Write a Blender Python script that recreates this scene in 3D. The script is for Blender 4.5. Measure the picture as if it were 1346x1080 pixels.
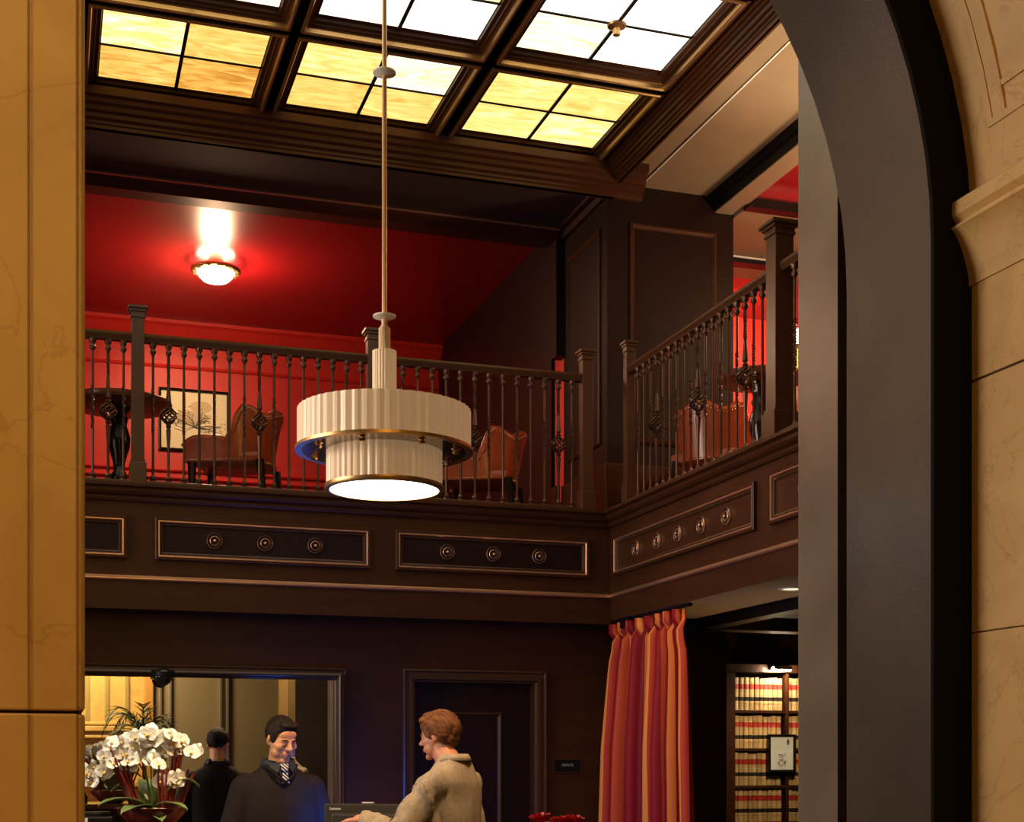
import bpy, bmesh, math, random
from mathutils import Vector, Matrix, Euler, noise
PI = math.pi
random.seed(7)
for o in list(bpy.data.objects): bpy.data.objects.remove(o)
SC = bpy.context.scene
COL = SC.collection

# ---------------------------------------------------------------- camera, world, exposure, lights
YAW = math.radians(18.2)
cam_data = bpy.data.cameras.new('camera'); cam = bpy.data.objects.new('camera', cam_data); COL.objects.link(cam)
cam.location = (0, 0, 1.6); cam.rotation_euler = (PI/2, 0, -YAW)
cam_data.sensor_width = 36; cam_data.sensor_fit = 'HORIZONTAL'; cam_data.lens = 36*1860/1346
cam_data.shift_y = (1000-540)/1346; cam_data.clip_start = .05
SC.camera = cam
SC.view_settings.view_transform = 'Standard'; SC.view_settings.look = 'None'
SC.view_settings.exposure = 0.0; SC.view_settings.gamma = 1.0; SC.view_settings.use_curve_mapping = False
w = bpy.data.worlds.new('world'); SC.world = w; w.use_nodes = True
w.node_tree.nodes['Background'].inputs[0].default_value = (1, .72, .5, 1)
w.node_tree.nodes['Background'].inputs[1].default_value = .015
def light(name, kind, loc, energy, color, size=.5, size_y=None, target=None, spot=None, blend=.5, spread=None):
    d = bpy.data.lights.new(name, kind); d.energy = energy; d.color = color
    if kind == 'AREA':
        d.size = size
        if size_y: d.shape = 'RECTANGLE'; d.size_y = size_y
        if spread: d.spread = spread
    else: d.shadow_soft_size = size
    if kind == 'SPOT': d.spot_size = spot; d.spot_blend = blend
    o = bpy.data.objects.new(name, d); COL.objects.link(o); o.location = loc
    if target is not None:
        o.rotation_euler = (Vector(target)-Vector(loc)).to_track_quat('-Z', 'Y').to_euler()
    return o
WARM = (1, .62, .27)
light('lobby_lamp', 'POINT', (-1.96, .93, 2.7), 84, (1, .60, .20), .06)
light('lobby_ceiling_light', 'AREA', (-.2, -1.6, 4.6), 38, (1, .58, .17), 1.6, 1.6, (-.2, 1.5, 1.6))
light('rear_wall_wash', 'AREA', (.3, -1.9, 3.9), 150, (1, .78, .34), 1.2, .8, (.4, -3.2, 1.8))
light('left_fill', 'AREA', (-3.7, 6.2, 3.2), 82, (1, .82, .67), 2.4, 2.6, (3.5, 5.6, 2.9), spread=1.7)  # added fill light; brightens the side fronts and arch from the left
light('balcony_back_light', 'POINT', (1.285, 11.5, 5.30), 48, (1, .60, .34), .10)
light('balcony_back_fill', 'POINT', (-1.6, 11.5, 5.30), 48, (1, .60, .34), .10)  # added fill, no fixture at this spot; brightens the red room
light('picture_fill', 'SPOT', (1.0, 12.1, 5.3), 36, (1, .66, .32), .08, target=(1.1, 13.3, 4.6), spot=1.6, blend=.9)  # added spot without a fixture; brightens the wall round the drawing
light('balcony_side_light', 'AREA', (5.9, 7.0, 5.3), 40, (1, .66, .36), .8, .8, (5.9, 7.0, 3))
light('balcony_wall_light', 'AREA', (5.6, 10.2, 5.2), 42, (1, .62, .38), .6, .6, (5.6, 11.2, 4.2))
light('desk_spot', 'SPOT', (1.9, 4.9, 5.2), 820, (1, .64, .32), .12, target=(1.45, 7.3, 1.5), spot=.62, blend=.7)
light('flower_fill', 'SPOT', (.4, 5.6, 5.2), 800, (1, .86, .62), .12, target=(.45, 6.85, 1.5), spot=.26, blend=.7)  # added spot, no fitting; whitens the orchid blossoms
light('curtain_spot', 'SPOT', (1.9, 5.2, 5.2), 150, (1, .70, .40), .12, target=(3.5, 8.2, 1.5), spot=.42, blend=.8)
light('bookcase_fill', 'SPOT', (5.25, 8.95, 2.58), 62, (1, .78, .46), .05, target=(5.5, 10.1, 1.45), spot=1.1, blend=.8)  # added spot without a housing; brightens the rows of books
light('alcove_fill', 'SPOT', (4.95, 7.9, 1.0), 60, (1, .66, .34), .12, target=(4.3, 7.6, 2.6), spot=1.3, blend=.9)  # added spot hidden by the pier; brightens the lower soffit
light('balcony_up_fill', 'SPOT', (4.35, 6.75, 4.25), 150, (1, .80, .54), .15, target=(4.2, 6.6, 5.6), spot=1.95, blend=.7)  # added spot out of sight behind the pier; brightens the taupe ceiling
light('balcony_up_fill_2', 'SPOT', (5.7, 7.4, 4.3), 190, (1, .72, .44), .15, target=(5.4, 8.2, 5.6), spot=2.3, blend=.7)  # second added spot, out of sight; brightens the red side ceiling
light('side_chair_fill', 'POINT', (4.9, 7.5, 4.4), 5, (1, .66, .36), .06)  # added point light, no lamp stands here; brightens the chair

# ---------------------------------------------------------------- helpers
def mesh_obj(name, bm, mat, parent=None, smooth=False, mats=None):
    me = bpy.data.meshes.new(name); bm.normal_update(); bm.to_mesh(me); bm.free()
    for m in (mats or [mat]): me.materials.append(m)
    if smooth:
        for p in me.polygons: p.use_smooth = True
    o = bpy.data.objects.new(name, me); COL.objects.link(o)
    if parent: o.parent = parent
    return o
def auto(o, ang=35):
    for p in o.data.polygons: p.use_smooth = True
    o.data.set_sharp_from_angle(angle=math.radians(ang)); return o
def thing(name, label, cat, loc=(0, 0, 0), rz=0, group=None):
    o = bpy.data.objects.new(name, None); COL.objects.link(o); o.location = loc; o.rotation_euler = (0, 0, rz)
    o.empty_display_size = .1
    o['label'] = label; o['category'] = cat
    if group: o['group'] = group
    return o
def tag(o, label, cat, group=None):
    o['label'] = label; o['category'] = cat
    if group: o['group'] = group
    return o
def struct(o, label=None):
    o['kind'] = 'structure'
    if label: o['label'] = label
    return o
def copy_tree(o, parent=None):
    c = o.copy(); COL.objects.link(c)
    if parent: c.parent = parent
    for ch in list(o.children): copy_tree(ch, c)
    return c
def NB(): return bmesh.new()
def box(bm, x0, x1, y0, y1, z0, z1, bev=0):
    vs = [bm.verts.new((x, y, z)) for x in (x0, x1) for y in (y0, y1) for z in (z0, z1)]
    fs = [(0,1,3,2), (4,6,7,5), (0,4,5,1), (2,3,7,6), (0,2,6,4), (1,5,7,3)]
    faces = [bm.faces.new([vs[i] for i in f]) for f in fs]
    if bev:
        es = list({e for f in faces for e in f.edges})
        bmesh.ops.bevel(bm, geom=es, offset=bev, segments=2, affect='EDGES', profile=.5)
    return vs
def obox(bm, M, sx, sy, sz, bev=0):
    t = NB(); box(t, -sx/2, sx/2, -sy/2, sy/2, -sz/2, sz/2, bev); t.transform(M)
    join(bm, t)
def join(bm, t):
    me = bpy.data.meshes.new('tmp'); t.to_mesh(me); t.free(); bm.from_mesh(me); bpy.data.meshes.remove(me)
def lathe(bm, prof, seg=24, cx=0, cy=0, cz=0, flute=0, nfl=0, cap=True):
    rings = []
    for (r, z) in prof:
        ring = []
        for i in range(seg):
            a = 2*PI*i/seg
            rr = r
            if flute: rr = r - flute*(1-abs(math.sin(a*nfl/2)))
            ring.append(bm.verts.new((cx+rr*math.cos(a), cy+rr*math.sin(a), cz+z)))
        rings.append(ring)
    for a, b in zip(rings, rings[1:]):
        for i in range(seg):
            bm.faces.new((a[i], a[(i+1) % seg], b[(i+1) % seg], b[i]))
    if cap:
        bm.faces.new(list(reversed(rings[0]))); bm.faces.new(rings[-1])
def tube(bm, pts, rad, seg=8, cap=True):
    pts = [Vector(p) for p in pts]; n = len(pts)
    rads = rad if isinstance(rad, (list, tuple)) else [rad]*n
    rings = []; up = None
    for i, p in enumerate(pts):
        d = (pts[min(i+1, n-1)]-pts[max(i-1, 0)]).normalized()
        if up is None:
            up = Vector((0, 0, 1)) if abs(d.z) < .9 else Vector((1, 0, 0))
        a = d.cross(up)
        if a.length < 1e-5: a = d.cross(Vector((1, .3, 0)))
        a.normalize(); b = a.cross(d).normalized(); up = b
        rings.append([bm.verts.new(p+rads[i]*(math.cos(2*PI*k/seg)*a+math.sin(2*PI*k/seg)*b)) for k in range(seg)])
    for r0, r1 in zip(rings, rings[1:]):
        for k in range(seg): bm.faces.new((r0[k], r0[(k+1) % seg], r1[(k+1) % seg], r1[k]))
    if cap:
        bm.faces.new(list(reversed(rings[0]))); bm.faces.new(rings[-1])
def ell(bm, c, r, rot=None, sub=3):
    M = Matrix.Translation(Vector(c)) @ (Euler(rot).to_matrix().to_4x4() if rot else Matrix()) @ Matrix.Diagonal((*r, 1))
    bmesh.ops.create_icosphere(bm, subdivisions=sub, radius=1, matrix=M)
def capsule(bm, p0, r0, p1, r1, n=6, seg=14):
    p0, p1 = Vector(p0), Vector(p1); d = (p1-p0).normalized()
    pts, rs = [], []
    for i in range(5):
        t = PI/2*(1-i/4*.98); pts.append(p0-d*r0*math.sin(t)); rs.append(max(r0*math.cos(t), 1e-4))
    for i in range(1, n): pts.append(p0.lerp(p1, i/n)); rs.append(r0+(r1-r0)*i/n)
    for i in range(5):
        t = PI/2*(i/4*.98); pts.append(p1+d*r1*math.sin(t)); rs.append(max(r1*math.cos(t), 1e-4))
    tube(bm, pts, rs, seg)
def frame(bm, fn, u0, u1, v0, v1, prof):
    """mitred moulding round a rectangle; prof = list of (inset, height), fn(u, v, h) -> xyz"""
    rings = []
    for ins, h in prof:
        rings.append([bm.verts.new(fn(u, v, h)) for u, v in ((u0+ins, v0+ins), (u1-ins, v0+ins), (u1-ins, v1-ins), (u0+ins, v1-ins))])
    for a, b in zip(rings, rings[1:]):
        for i in range(4): bm.faces.new((a[i], a[(i+1) % 4], b[(i+1) % 4], b[i]))
def extrude(bm, prof, fn, t0, t1):
    """prof = closed list of (a, b); fn(a, b, t) -> xyz"""
    A = [bm.verts.new(fn(a, b, t0)) for a, b in prof]; B = [bm.verts.new(fn(a, b, t1)) for a, b in prof]
    n = len(prof)
    for i in range(n): bm.faces.new((A[i], A[(i+1) % n], B[(i+1) % n], B[i]))
    bm.faces.new(list(reversed(A))); bm.faces.new(B)
def fixn(bm): bmesh.ops.recalc_face_normals(bm, faces=bm.faces[:])
BACK = 8.75; SIDE = 3.57
def on_back(y): return lambda u, v, h: (u, y-h, v)
def on_side(x): return lambda u, v, h: (x-h, u, v)

# ---------------------------------------------------------------- materials
def mat(name, col, rough=.5, metal=0, emit=None, es=0, spec=.5, coat=0, noise_amt=0, nscale=8, bump=0, bscale=60, col2=None, stretch=(1, 1, 1), trans=0, aniso=None, sheen=0):
    m = bpy.data.materials.new(name); m.use_nodes = True
    N, L = m.node_tree.nodes, m.node_tree.links; b = N['Principled BSDF']
    b.inputs['Base Color'].default_value = (*col, 1); b.inputs['Roughness'].default_value = rough
    b.inputs['Metallic'].default_value = metal; b.inputs['Specular IOR Level'].default_value = spec
    b.inputs['Coat Weight'].default_value = coat; b.inputs['Coat Roughness'].default_value = .12
    b.inputs['Transmission Weight'].default_value = trans
    b.inputs['Sheen Weight'].default_value = sheen
    if emit: b.inputs['Emission Color'].default_value = (*emit, 1); b.inputs['Emission Strength'].default_value = es
    if noise_amt or bump:
        tc = N.new('ShaderNodeTexCoord'); mp = N.new('ShaderNodeMapping'); mp.inputs['Scale'].default_value = stretch
        L.new(tc.outputs['Object'], mp.inputs[0])
        nz = N.new('ShaderNodeTexNoise'); nz.inputs['Scale'].default_value = nscale; nz.inputs['Detail'].default_value = 5
        L.new(mp.outputs[0], nz.inputs['Vector'])
        if noise_amt:
            r = N.new('ShaderNodeValToRGB'); c2 = col2 or tuple(c*(1-noise_amt) for c in col)
            r.color_ramp.elements[0].position = .3; r.color_ramp.elements[1].position = .7
            r.color_ramp.elements[0].color = (*c2, 1); r.color_ramp.elements[1].color = (*col, 1)
            L.new(nz.outputs[0], r.inputs[0]); L.new(r.outputs[0], b.inputs['Base Color'])
        if bump:
            n2 = N.new('ShaderNodeTexNoise'); n2.inputs['Scale'].default_value = bscale; n2.inputs['Detail'].default_value = 4
            L.new(mp.outputs[0], n2.inputs['Vector'])
            bp = N.new('ShaderNodeBump'); bp.inputs['Strength'].default_value = bump; bp.inputs['Distance'].default_value = .01
            L.new(n2.outputs[0], bp.inputs['Height']); L.new(bp.outputs[0], b.inputs['Normal'])
    return m
M = {}
M['wood'] = mat('dark_lacquered_wood', (.060, .0180, .0048), .42, spec=.28, noise_amt=.3, nscale=3, stretch=(1, 1, 6), bump=.03, bscale=90)
M['wood_panel'] = mat('recessed_dark_wood', (.014, .0045, .0038), .45, spec=.25, bump=.02)
M['dark_wood'] = mat('dark_pier_wood', (.012, .0035, .0016), .45, spec=.2)
M['black'] = mat('black_lacquer', (.006, .0045, .004), .45, spec=.25)
M['black_matt'] = mat('black_matt_edge', (.007, .005, .004), .8, spec=.1)
M['rail'] = mat('bronze_brown_rail', (.064, .027, .010), .33, bump=.02)
M['iron'] = mat('dark_bronze_iron', (.085, .044, .024), .34, metal=.6, bump=.05, bscale=120)
M['gilt'] = mat('copper_gilt_bead', (.92, .56, .37), .33, metal=.9, bump=.05)
M['gold'] = mat('old_gold', (.55, .33, .13), .35, metal=.9, bump=.04)
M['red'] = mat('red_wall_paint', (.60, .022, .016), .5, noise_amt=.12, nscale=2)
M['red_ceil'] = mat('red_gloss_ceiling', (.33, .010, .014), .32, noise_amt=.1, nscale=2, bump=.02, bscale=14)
M['taupe'] = mat('taupe_paint', (.27, .185, .105), .6, noise_amt=.12, nscale=5)
M['arch'] = mat('bronze_arch_lining', (.080, .050, .031), .38, metal=.15, noise_amt=.5, nscale=2.2, bump=.10, bscale=130)
M['soffit'] = mat('dark_matt_soffit', (.026, .009, .005), .75)
M['pier'] = mat('grey_bronze_pier', (.19, .135, .098), .32, spec=.6, noise_amt=.35, nscale=2.5, bump=.06, bscale=140)
M['floor'] = mat('dark_floor', (.06, .03, .02), .35, noise_amt=.3)
def marble():
    m = mat('cream_marble', (.62, .43, .22), .38)
    N, L = m.node_tree.nodes, m.node_tree.links; b = N['Principled BSDF']
    tc = N.new('ShaderNodeTexCoord')
    n1 = N.new('ShaderNodeTexNoise'); n1.inputs['Scale'].default_value = 3.5; n1.inputs['Detail'].default_value = 7; n1.inputs['Distortion'].default_value = 1.2
    r1 = N.new('ShaderNodeValToRGB'); r1.color_ramp.elements[0].position = .3; r1.color_ramp.elements[1].position = .72
    r1.color_ramp.elements[0].color = (.50, .30, .105, 1); r1.color_ramp.elements[1].color = (.63, .40, .155, 1)
    n2 = N.new('ShaderNodeTexNoise'); n2.inputs['Scale'].default_value = 2.6; n2.inputs['Detail'].default_value = 8; n2.inputs['Distortion'].default_value = 2.2
    r2 = N.new('ShaderNodeValToRGB'); e = r2.color_ramp.elements
    e[0].position = .488; e[0].color = (1, 1, 1, 1); e[1].position = .512; e[1].color = (1, 1, 1, 1)
    k = e.new(.5); k.color = (.66, .5, .38, 1)
    mx = N.new('ShaderNodeMix'); mx.data_type = 'RGBA'; mx.blend_type = 'MULTIPLY'; mx.inputs[0].default_value = .45
    for n in (n1, n2): L.new(tc.outputs['Object'], n.inputs['Vector'])
    L.new(n1.outputs[0], r1.inputs[0]); L.new(n2.outputs[0], r2.inputs[0])
    L.new(r1.outputs[0], mx.inputs[6]); L.new(r2.outputs[0], mx.inputs[7]); L.new(mx.outputs[2], b.inputs['Base Color'])
    return m
M['marble'] = marble()
M['mirror'] = mat('mirror_silver', (.88, .88, .88), .01, metal=1)
M['white'] = mat('white_lacquer', (.75, .72, .66), .4)
M['paper'] = mat('cream_paper', (.80, .72, .50), .6)
M['white_paper'] = mat('white_paper', (.85, .83, .78), .6)
M['ink'] = mat('grey_ink', (.10, .09, .07), .7)
M['red_ink'] = mat('pinkish_wash', (.60, .42, .28), .7)
M['leather'] = mat('red_brown_leather', (.46, .085, .024), .28, noise_amt=.35, nscale=9, bump=.12, bscale=45, coat=.25)
M['black_wood'] = mat('ebonised_wood', (.010, .007, .006), .2)
M['brass'] = mat('polished_brass', (.78, .55, .28), .2, metal=1)
M['table'] = mat('mahogany_table', (.17, .05, .022), .28, noise_amt=.4, nscale=6, stretch=(1, 5, 1), coat=.4)

# ---------------------------------------------------------------- setting
def sbox(name, x0, x1, y0, y1, z0, z1, m, parent=None, label=None):
    b = NB(); box(b, x0, x1, y0, y1, z0, z1); o = mesh_obj(name, b, m, parent)
    if parent is None: struct(o, label)
    return o
sbox('floor', -4.2, 8, -3.6, 13.5, -.15, 0, M['floor'])
# lower back wall with a door opening (X 2.29..3.09, Z 0..2.12)
b = NB(); box(b, -4, 2.27, 9.0, 9.2, 0, 2.51); box(b, 3.105, 4.55, 9.0, 9.2, 0, 2.51); box(b, 2.27, 3.105, 9.0, 9.2, 2.125, 2.51)
wall_back = struct(mesh_obj('wall_back', b, M['wood']), 'dark brown panelled wall behind the reception desk')
# door
door = thing('door_1', 'dark panelled door in a stepped casing behind the man in tan jacket', 'door', (2.7, 9.0, 0)); door['kind'] = 'structure'
fn = lambda u, v, h: (u-2.7, -h, v)
b = NB(); box(b, 2.275-2.7, 3.10-2.7, .06, .10, 0.005, 2.12); mesh_obj('door_leaf', b, M['wood_panel'], door)
b = NB(); frame(b, lambda u, v, h: (u-2.7, .06-h, v), 2.43, 2.905, 1.02, 1.925, [(0, 0), (0, .012), (.012, .016), (.024, .004), (.03, 0)]); fixn(b); mesh_obj('door_panel_moulding', b, M['wood'], door)
b = NB(); frame(b, lambda u, v, h: (u-2.7, .06-h, v), 2.43, 2.905, .16, .92, [(0, 0), (0, .012), (.012, .016), (.024, .004), (.03, 0)]); fixn(b); mesh_obj('door_panel_moulding', b, M['wood'], door)
b = NB(); frame(b, fn, 2.205, 3.20, -.2, 2.202, [(0, 0), (0, .03), (.012, .034), (.02, .022), (.045, .022), (.05, .034), (.066, .034), (.072, .016), (.084, .012), (.086, -.06)])
bmesh.ops.bisect_plane(b, geom=b.verts[:]+b.edges[:]+b.faces[:], plane_co=(0, 0, .002), plane_no=(0, 0, 1), clear_inner=True)
fixn(b); mesh_obj('door_casing', b, M['rail'], door)
b = NB(); lathe(b, [(.026, 0), (.026, .008), (.01, .012), (.01, .04), (.026, .05), (.028, .062), (.018, .075)], 16); b.transform(Matrix.Translation((2.345-2.7, .06, 1.0)) @ Matrix.Rotation(PI/2, 4, 'X')); auto(mesh_obj('door_knob', b, M['brass'], door))
# balcony slabs
sbox('wall_back_2', -4, SIDE, BACK, 9.2, 2.51, 3.2, M['wood'], label='dark brown balcony front above the reception desk')
sbox('floor_2', -4, 7, 9.2, 13.4, 2.95, 3.2, M['floor'])
sbox('floor_3', 4.1, 7, 4.6, 9.2, 2.6, 3.2, M['taupe'])
sbox('wall_right', SIDE, 4.1, 4.6, 8.75, 2.535, 3.2, M['taupe'])
b = NB(); box(b, SIDE-.004, SIDE, 4.6, 8.75, 2.535, 3.2); struct(mesh_obj('wall_right_2', b, M['wood']), 'dark grey brown balcony front on the right side')
sbox('trim_1', 4.08, 4.2, 4.6, 8.55, 2.47, 2.62, M['black'])
sbox('trim_2', SIDE, 5.0, 8.45, 8.62, 2.47, 2.56, M['black'])
# soffits, beams and ceilings over the balconies
sbox('ceiling_2', -4, 3.66, 8.78, 10.0, 5.56, 5.66, M['soffit'], label='dark wooden soffit over the back balcony rail')
b = NB(); extrude(b, [(9.86, 5.56), (9.87, 5.548), (9.90, 5.548), (9.92, 5.53), (9.96, 5.515), (10.0, 5.50), (10.15, 5.50), (10.15, 5.66), (9.86, 5.66)], lambda a, c, t: (t, a, c), -4, 3.66); fixn(b)
struct(mesh_obj('trim_3', b, M['wood']))
sbox('trim_4', -4, 3.64, 9.865, 9.875, 5.538, 5.550, M['gilt'])
b = NB(); extrude(b, [(3.70, 5.56), (3.60, 5.56), (3.61, 5.545), (3.64, 5.53), (3.66, 5.50), (3.70, 5.48)], lambda a, c, t: (a, t, c), 8.85, 10.1); fixn(b)
struct(mesh_obj('trim_5', b, M['black']))
sbox('ceiling_3', 3.60, 4.5, 4.6, 9.1, 5.60, 5.7, M['taupe'], label='taupe ceiling strip over the side balcony rail')
sbox('trim_6', 3.915, 3.925, 4.6, 9.05, 5.592, 5.601, M['white'])
b = NB(); extrude(b, [(4.44, 5.6), (4.47, 5.592), (4.475, 5.57), (4.495, 5.55), (4.50, 5.50), (4.65, 5.50), (4.65, 5.66), (4.44, 5.66)], lambda a, c, t: (a, t, c), 4.6, 9.1); fixn(b)
struct(mesh_obj('trim_7', b, M['black']))
sbox('trim_8', 4.505, 4.655, 4.6, 9.1, 5.490, 5.499, M['taupe'])
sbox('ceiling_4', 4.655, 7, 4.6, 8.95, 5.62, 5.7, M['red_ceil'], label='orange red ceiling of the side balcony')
sbox('trim_9', 4.655, 7, 8.95, 9.75, 5.47, 5.7, M['taupe'])
sbox('trim_10', 4.655, 7, 8.90, 8.949, 5.535, 5.7, M['red_ceil'])
sbox('trim_11', 4.655, 7, 8.86, 8.949, 5.468, 5.532, M['black'])
sbox('trim_12', 4.655, 7, 9.75, 9.86, 5.42, 5.6, M['black'])
sbox('trim_13', 4.655, 7, 9.738, 9.749, 5.452, 5.464, M['white'])
sbox('trim_14', 4.655, 7, 9.86, 10.1, 5.43, 5.6, M['taupe'])
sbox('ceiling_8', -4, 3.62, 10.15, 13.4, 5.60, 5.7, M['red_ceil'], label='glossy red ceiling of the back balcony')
sbox('wall_back_4', -4, 3.62, 13.3, 13.45, 3.2, 5.7, M['red'], label='red wall at the back of the balcony')
sbox('wall_back_3', 3.66, 7, 11.2, 11.35, 3.2, 5.7, M['red'], label='red wall behind the side balcony')
sbox('wall_right_4', 6.6, 6.8, 4.6, 11.2, 3.2, 5.7, M['red'], label='red wall of the side balcony')
sbox('ceiling_9', 3.75, 7, 10.1, 11.2, 5.5, 5.6, M['red_ceil'])
sbox('wall_right_5', 6.6, 6.8, 4.6, 12.1, 0, 2.7, M['wood'])
sbox('wall_back_5', 4.4, 6.6, 10.42, 10.55, 0, 2.95, M['wood'])
sbox('ceiling_5', 4.2, 6.7, 8.75, 10.5, 2.66, 2.75, M['taupe'])
b = NB()
extrude(b, [(13.3, 5.6), (13.14, 5.6), (13.14, 5.57), (13.17, 5.55), (13.23, 5.48), (13.26, 5.46), (13.27, 5.43), (13.3, 5.42)], lambda a, c, t: (t, a, c), -4, 3.62); fixn(b)
struct(mesh_obj('trim_15', b, M['red']), 'red crown moulding at the top of the red wall')
for i, z in enumerate((5.20, 4.25, 4.18)):
    b = NB(); extrude(b, [(13.3, z), (13.28, z), (13.27, z+.012), (13.28, z+.03), (13.3, z+.034)], lambda a, c, t: (t, a, c), -4, 3.62); fixn(b)
    struct(mesh_obj('trim_%d' % (16+i), b, M['red']))
# dark wall along the end of the red balcony, with a narrow opening beside the pier
sbox('wall_right_3', 3.62, 3.65, 10.06, 13.3, 3.2, 5.62, M['wood_panel'], label='dark wall at the right end of the red balcony')
sbox('wall_right_10', 3.62, 3.70, 9.95, 10.06, 4.63, 5.62, M['wood_panel'])
sbox('wall_right_11', 3.62, 3.65, 9.95, 10.06, 3.2, 3.66, M['wood'])
b = NB(); box(b, 3.68, 4.65, 9.09, 9.95, 3.2, 5.6)
pier = struct(mesh_obj('wall_right_6', b, M['dark_wood']), 'dark panelled corner pier behind the balcony rail')
PF = [(0, 0), (0, .014), (.016, .02), (.03, .008), (.036, 0)]
b = NB(); frame(b, on_side(3.68), 9.20, 9.84, 3.81, 5.32, PF); fixn(b); mesh_obj('panel_moulding', b, M['wood'], pier)
b = NB(); frame(b, on_back(9.09), 3.85, 4.51, 3.81, 5.34, PF); fixn(b); mesh_obj('panel_moulding', b, M['wood'], pier)
b = NB(); box(b, 3.66, 4.67, 9.07, 9.96, 3.2, 3.66, .01); mesh_obj('plinth', b, M['wood'], pier)
# balcony front mouldings: ledge, beads
def ledge_profile(fn, t0, t1, name):
    b = NB(); extrude(b, [(0, 3.15), (.02, 3.15), (.028, 3.165), (.028, 3.178), (.05, 3.19), (.06, 3.205), (.06, 3.222), (.085, 3.232), (.085, 3.25), (-.12, 3.25), (-.12, 3.2), (0, 3.2)], fn, t0, t1); fixn(b)
    return struct(mesh_obj(name, b, M['wood']))
ledge_profile(lambda a, c, t: (t, BACK-a, c), -4, SIDE-.0, 'trim_20')
ledge_profile(lambda a, c, t: (SIDE-a, t, c), 4.6, BACK+.1, 'trim_21')
for nm, f_, t0, t1 in (('trim_22', lambda a, c, t: (t, BACK-a, c), -4, SIDE), ('trim_23', lambda a, c, t: (SIDE-a, t, c), 4.6, BACK)):
    b = NB(); extrude(b, [(-.01, 2.682), (.014, 2.682), (.022, 2.689), (.022, 2.696), (.014, 2.703), (.008, 2.71), (-.01, 2.71)], f_, t0, t1); fixn(b)
    struct(mesh_obj(nm, b, M['gilt']))
# gilded panels with rosettes on the balcony fronts
PROF_OUT = [(0, -.002), (0, .024), (.006, .028), (.016, .028), (.018, .014)]
PROF_BEAD = [(.017, .010), (.017, .022), (.020, .026), (.026, .026), (.029, .022), (.030, .010)]
PROF_IN = [(.029, .012), (.036, .010), (.040, .016), (.046, .014), (.050, .003)]
ros_mesh = None
def rosette_mesh():
    b = NB(); prof = [(.0475, 0), (.0475, .010), (.043, .016), (.038, .010), (.034, .008), (.030, .014), (.025, .010), (.014, .008), (.012, .020), (.006, .024), (.001, .025)]
    lathe(b, prof, 24)
    return b
b = NB(); lathe(b, [(.0485, .004), (.0480, .012), (.0455, .0165), (.0430, .012), (.0425, .008)], 24, cap=False); lathe(b, [(.0315, .009), (.030, .0145), (.0275, .0155), (.0255, .010)], 24, cap=False); lathe(b, [(.010, .017), (.007, .0245), (.001, .026)], 12, cap=False)
o = auto(mesh_obj('gilt_ring', b, M['gilt']), 60); ring_me = o.data; bpy.data.objects.remove(o)
def fascia_panel(name, fnf, u0, u1, v0, v1, ros, rot):
    global ros_mesh
    r = thing(name, '', 'panel')
    del r['label']; del r['category']; r['kind'] = 'structure'
    b = NB(); frame(b, fnf, u0, u1, v0, v1, PROF_OUT); fixn(b); mesh_obj('panel_frame', b, M['wood'], r)
    b = NB(); frame(b, fnf, u0, u1, v0, v1, PROF_BEAD); fixn(b); mesh_obj('gilded_bead', b, M['gilt'], r)
    b = NB(); frame(b, fnf, u0, u1, v0, v1, PROF_IN); fixn(b); mesh_obj('inner_bead', b, M['rail'], r)
    b = NB(); q = [b.verts.new(fnf(u, v, .0035)) for u, v in ((u0+.045, v0+.045), (u1-.045, v0+.045), (u1-.045, v1-.045), (u0+.045, v1-.045))]; b.faces.new(q)
    q2 = [b.verts.new(fnf(u, v, .0)) for u, v in ((u0+.045, v0+.045), (u1-.045, v0+.045), (u1-.045, v1-.045), (u0+.045, v1-.045))]
    for i in range(4): b.faces.new((q[i], q[(i+1) % 4], q2[(i+1) % 4], q2[i]))
    fixn(b); mesh_obj('panel_field', b, M['wood_panel'], r)
    for u in ros:
        if ros_mesh is None:
            o = mesh_obj('rosette', rosette_mesh(), M['wood'], r); auto(o, 50); ros_mesh = o.data
        else:
            o = bpy.data.objects.new('rosette', ros_mesh); COL.objects.link(o); o.parent = r
        o.location = fnf(u, (v0+v1)/2+.002, .003); o.rotation_euler = rot
        rim = bpy.data.objects.new('gilt_ring', ring_me); COL.objects.link(rim); rim.parent = o
    return r
fb = on_back(BACK); fs = on_side(SIDE)
RB = (PI/2, 0, 0); RS = (0, -PI/2, 0)
fascia_panel('trim_30', fb, -.86, .455, 2.808, 3.064, [-.5, -.2, .1], RB)
fascia_panel('trim_31', fb, .617, 1.938, 2.808, 3.064, [.97, 1.276, 1.586], RB)
fascia_panel('trim_32', fb, 2.096, 3.411, 2.808, 3.064, [2.437, 2.747, 3.06], RB)
fascia_panel('trim_33', fs, 6.70, 8.664, 2.82, 3.078, [8.302, 7.975, 7.675, 7.357, 7.043], RS)
fascia_panel('trim_34', fs, 4.62, 6.543, 2.82, 3.092, [6.2, 5.87, 5.54, 5.2, 4.9], RS)
# stub pier behind the arch on the right (px 1050-1097)
sbox('wall_right_7', 2.60, 3.6, 4.30, 4.57, 0, 5.8, M['pier'], label='tall bronze brown pier beyond the arch')
sbox('wall_right_8', 2.95, 3.6, 3.86, 4.30, 0, 5.8, M['black'])  # black box put in as the shade of the gap past the arch
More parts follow.
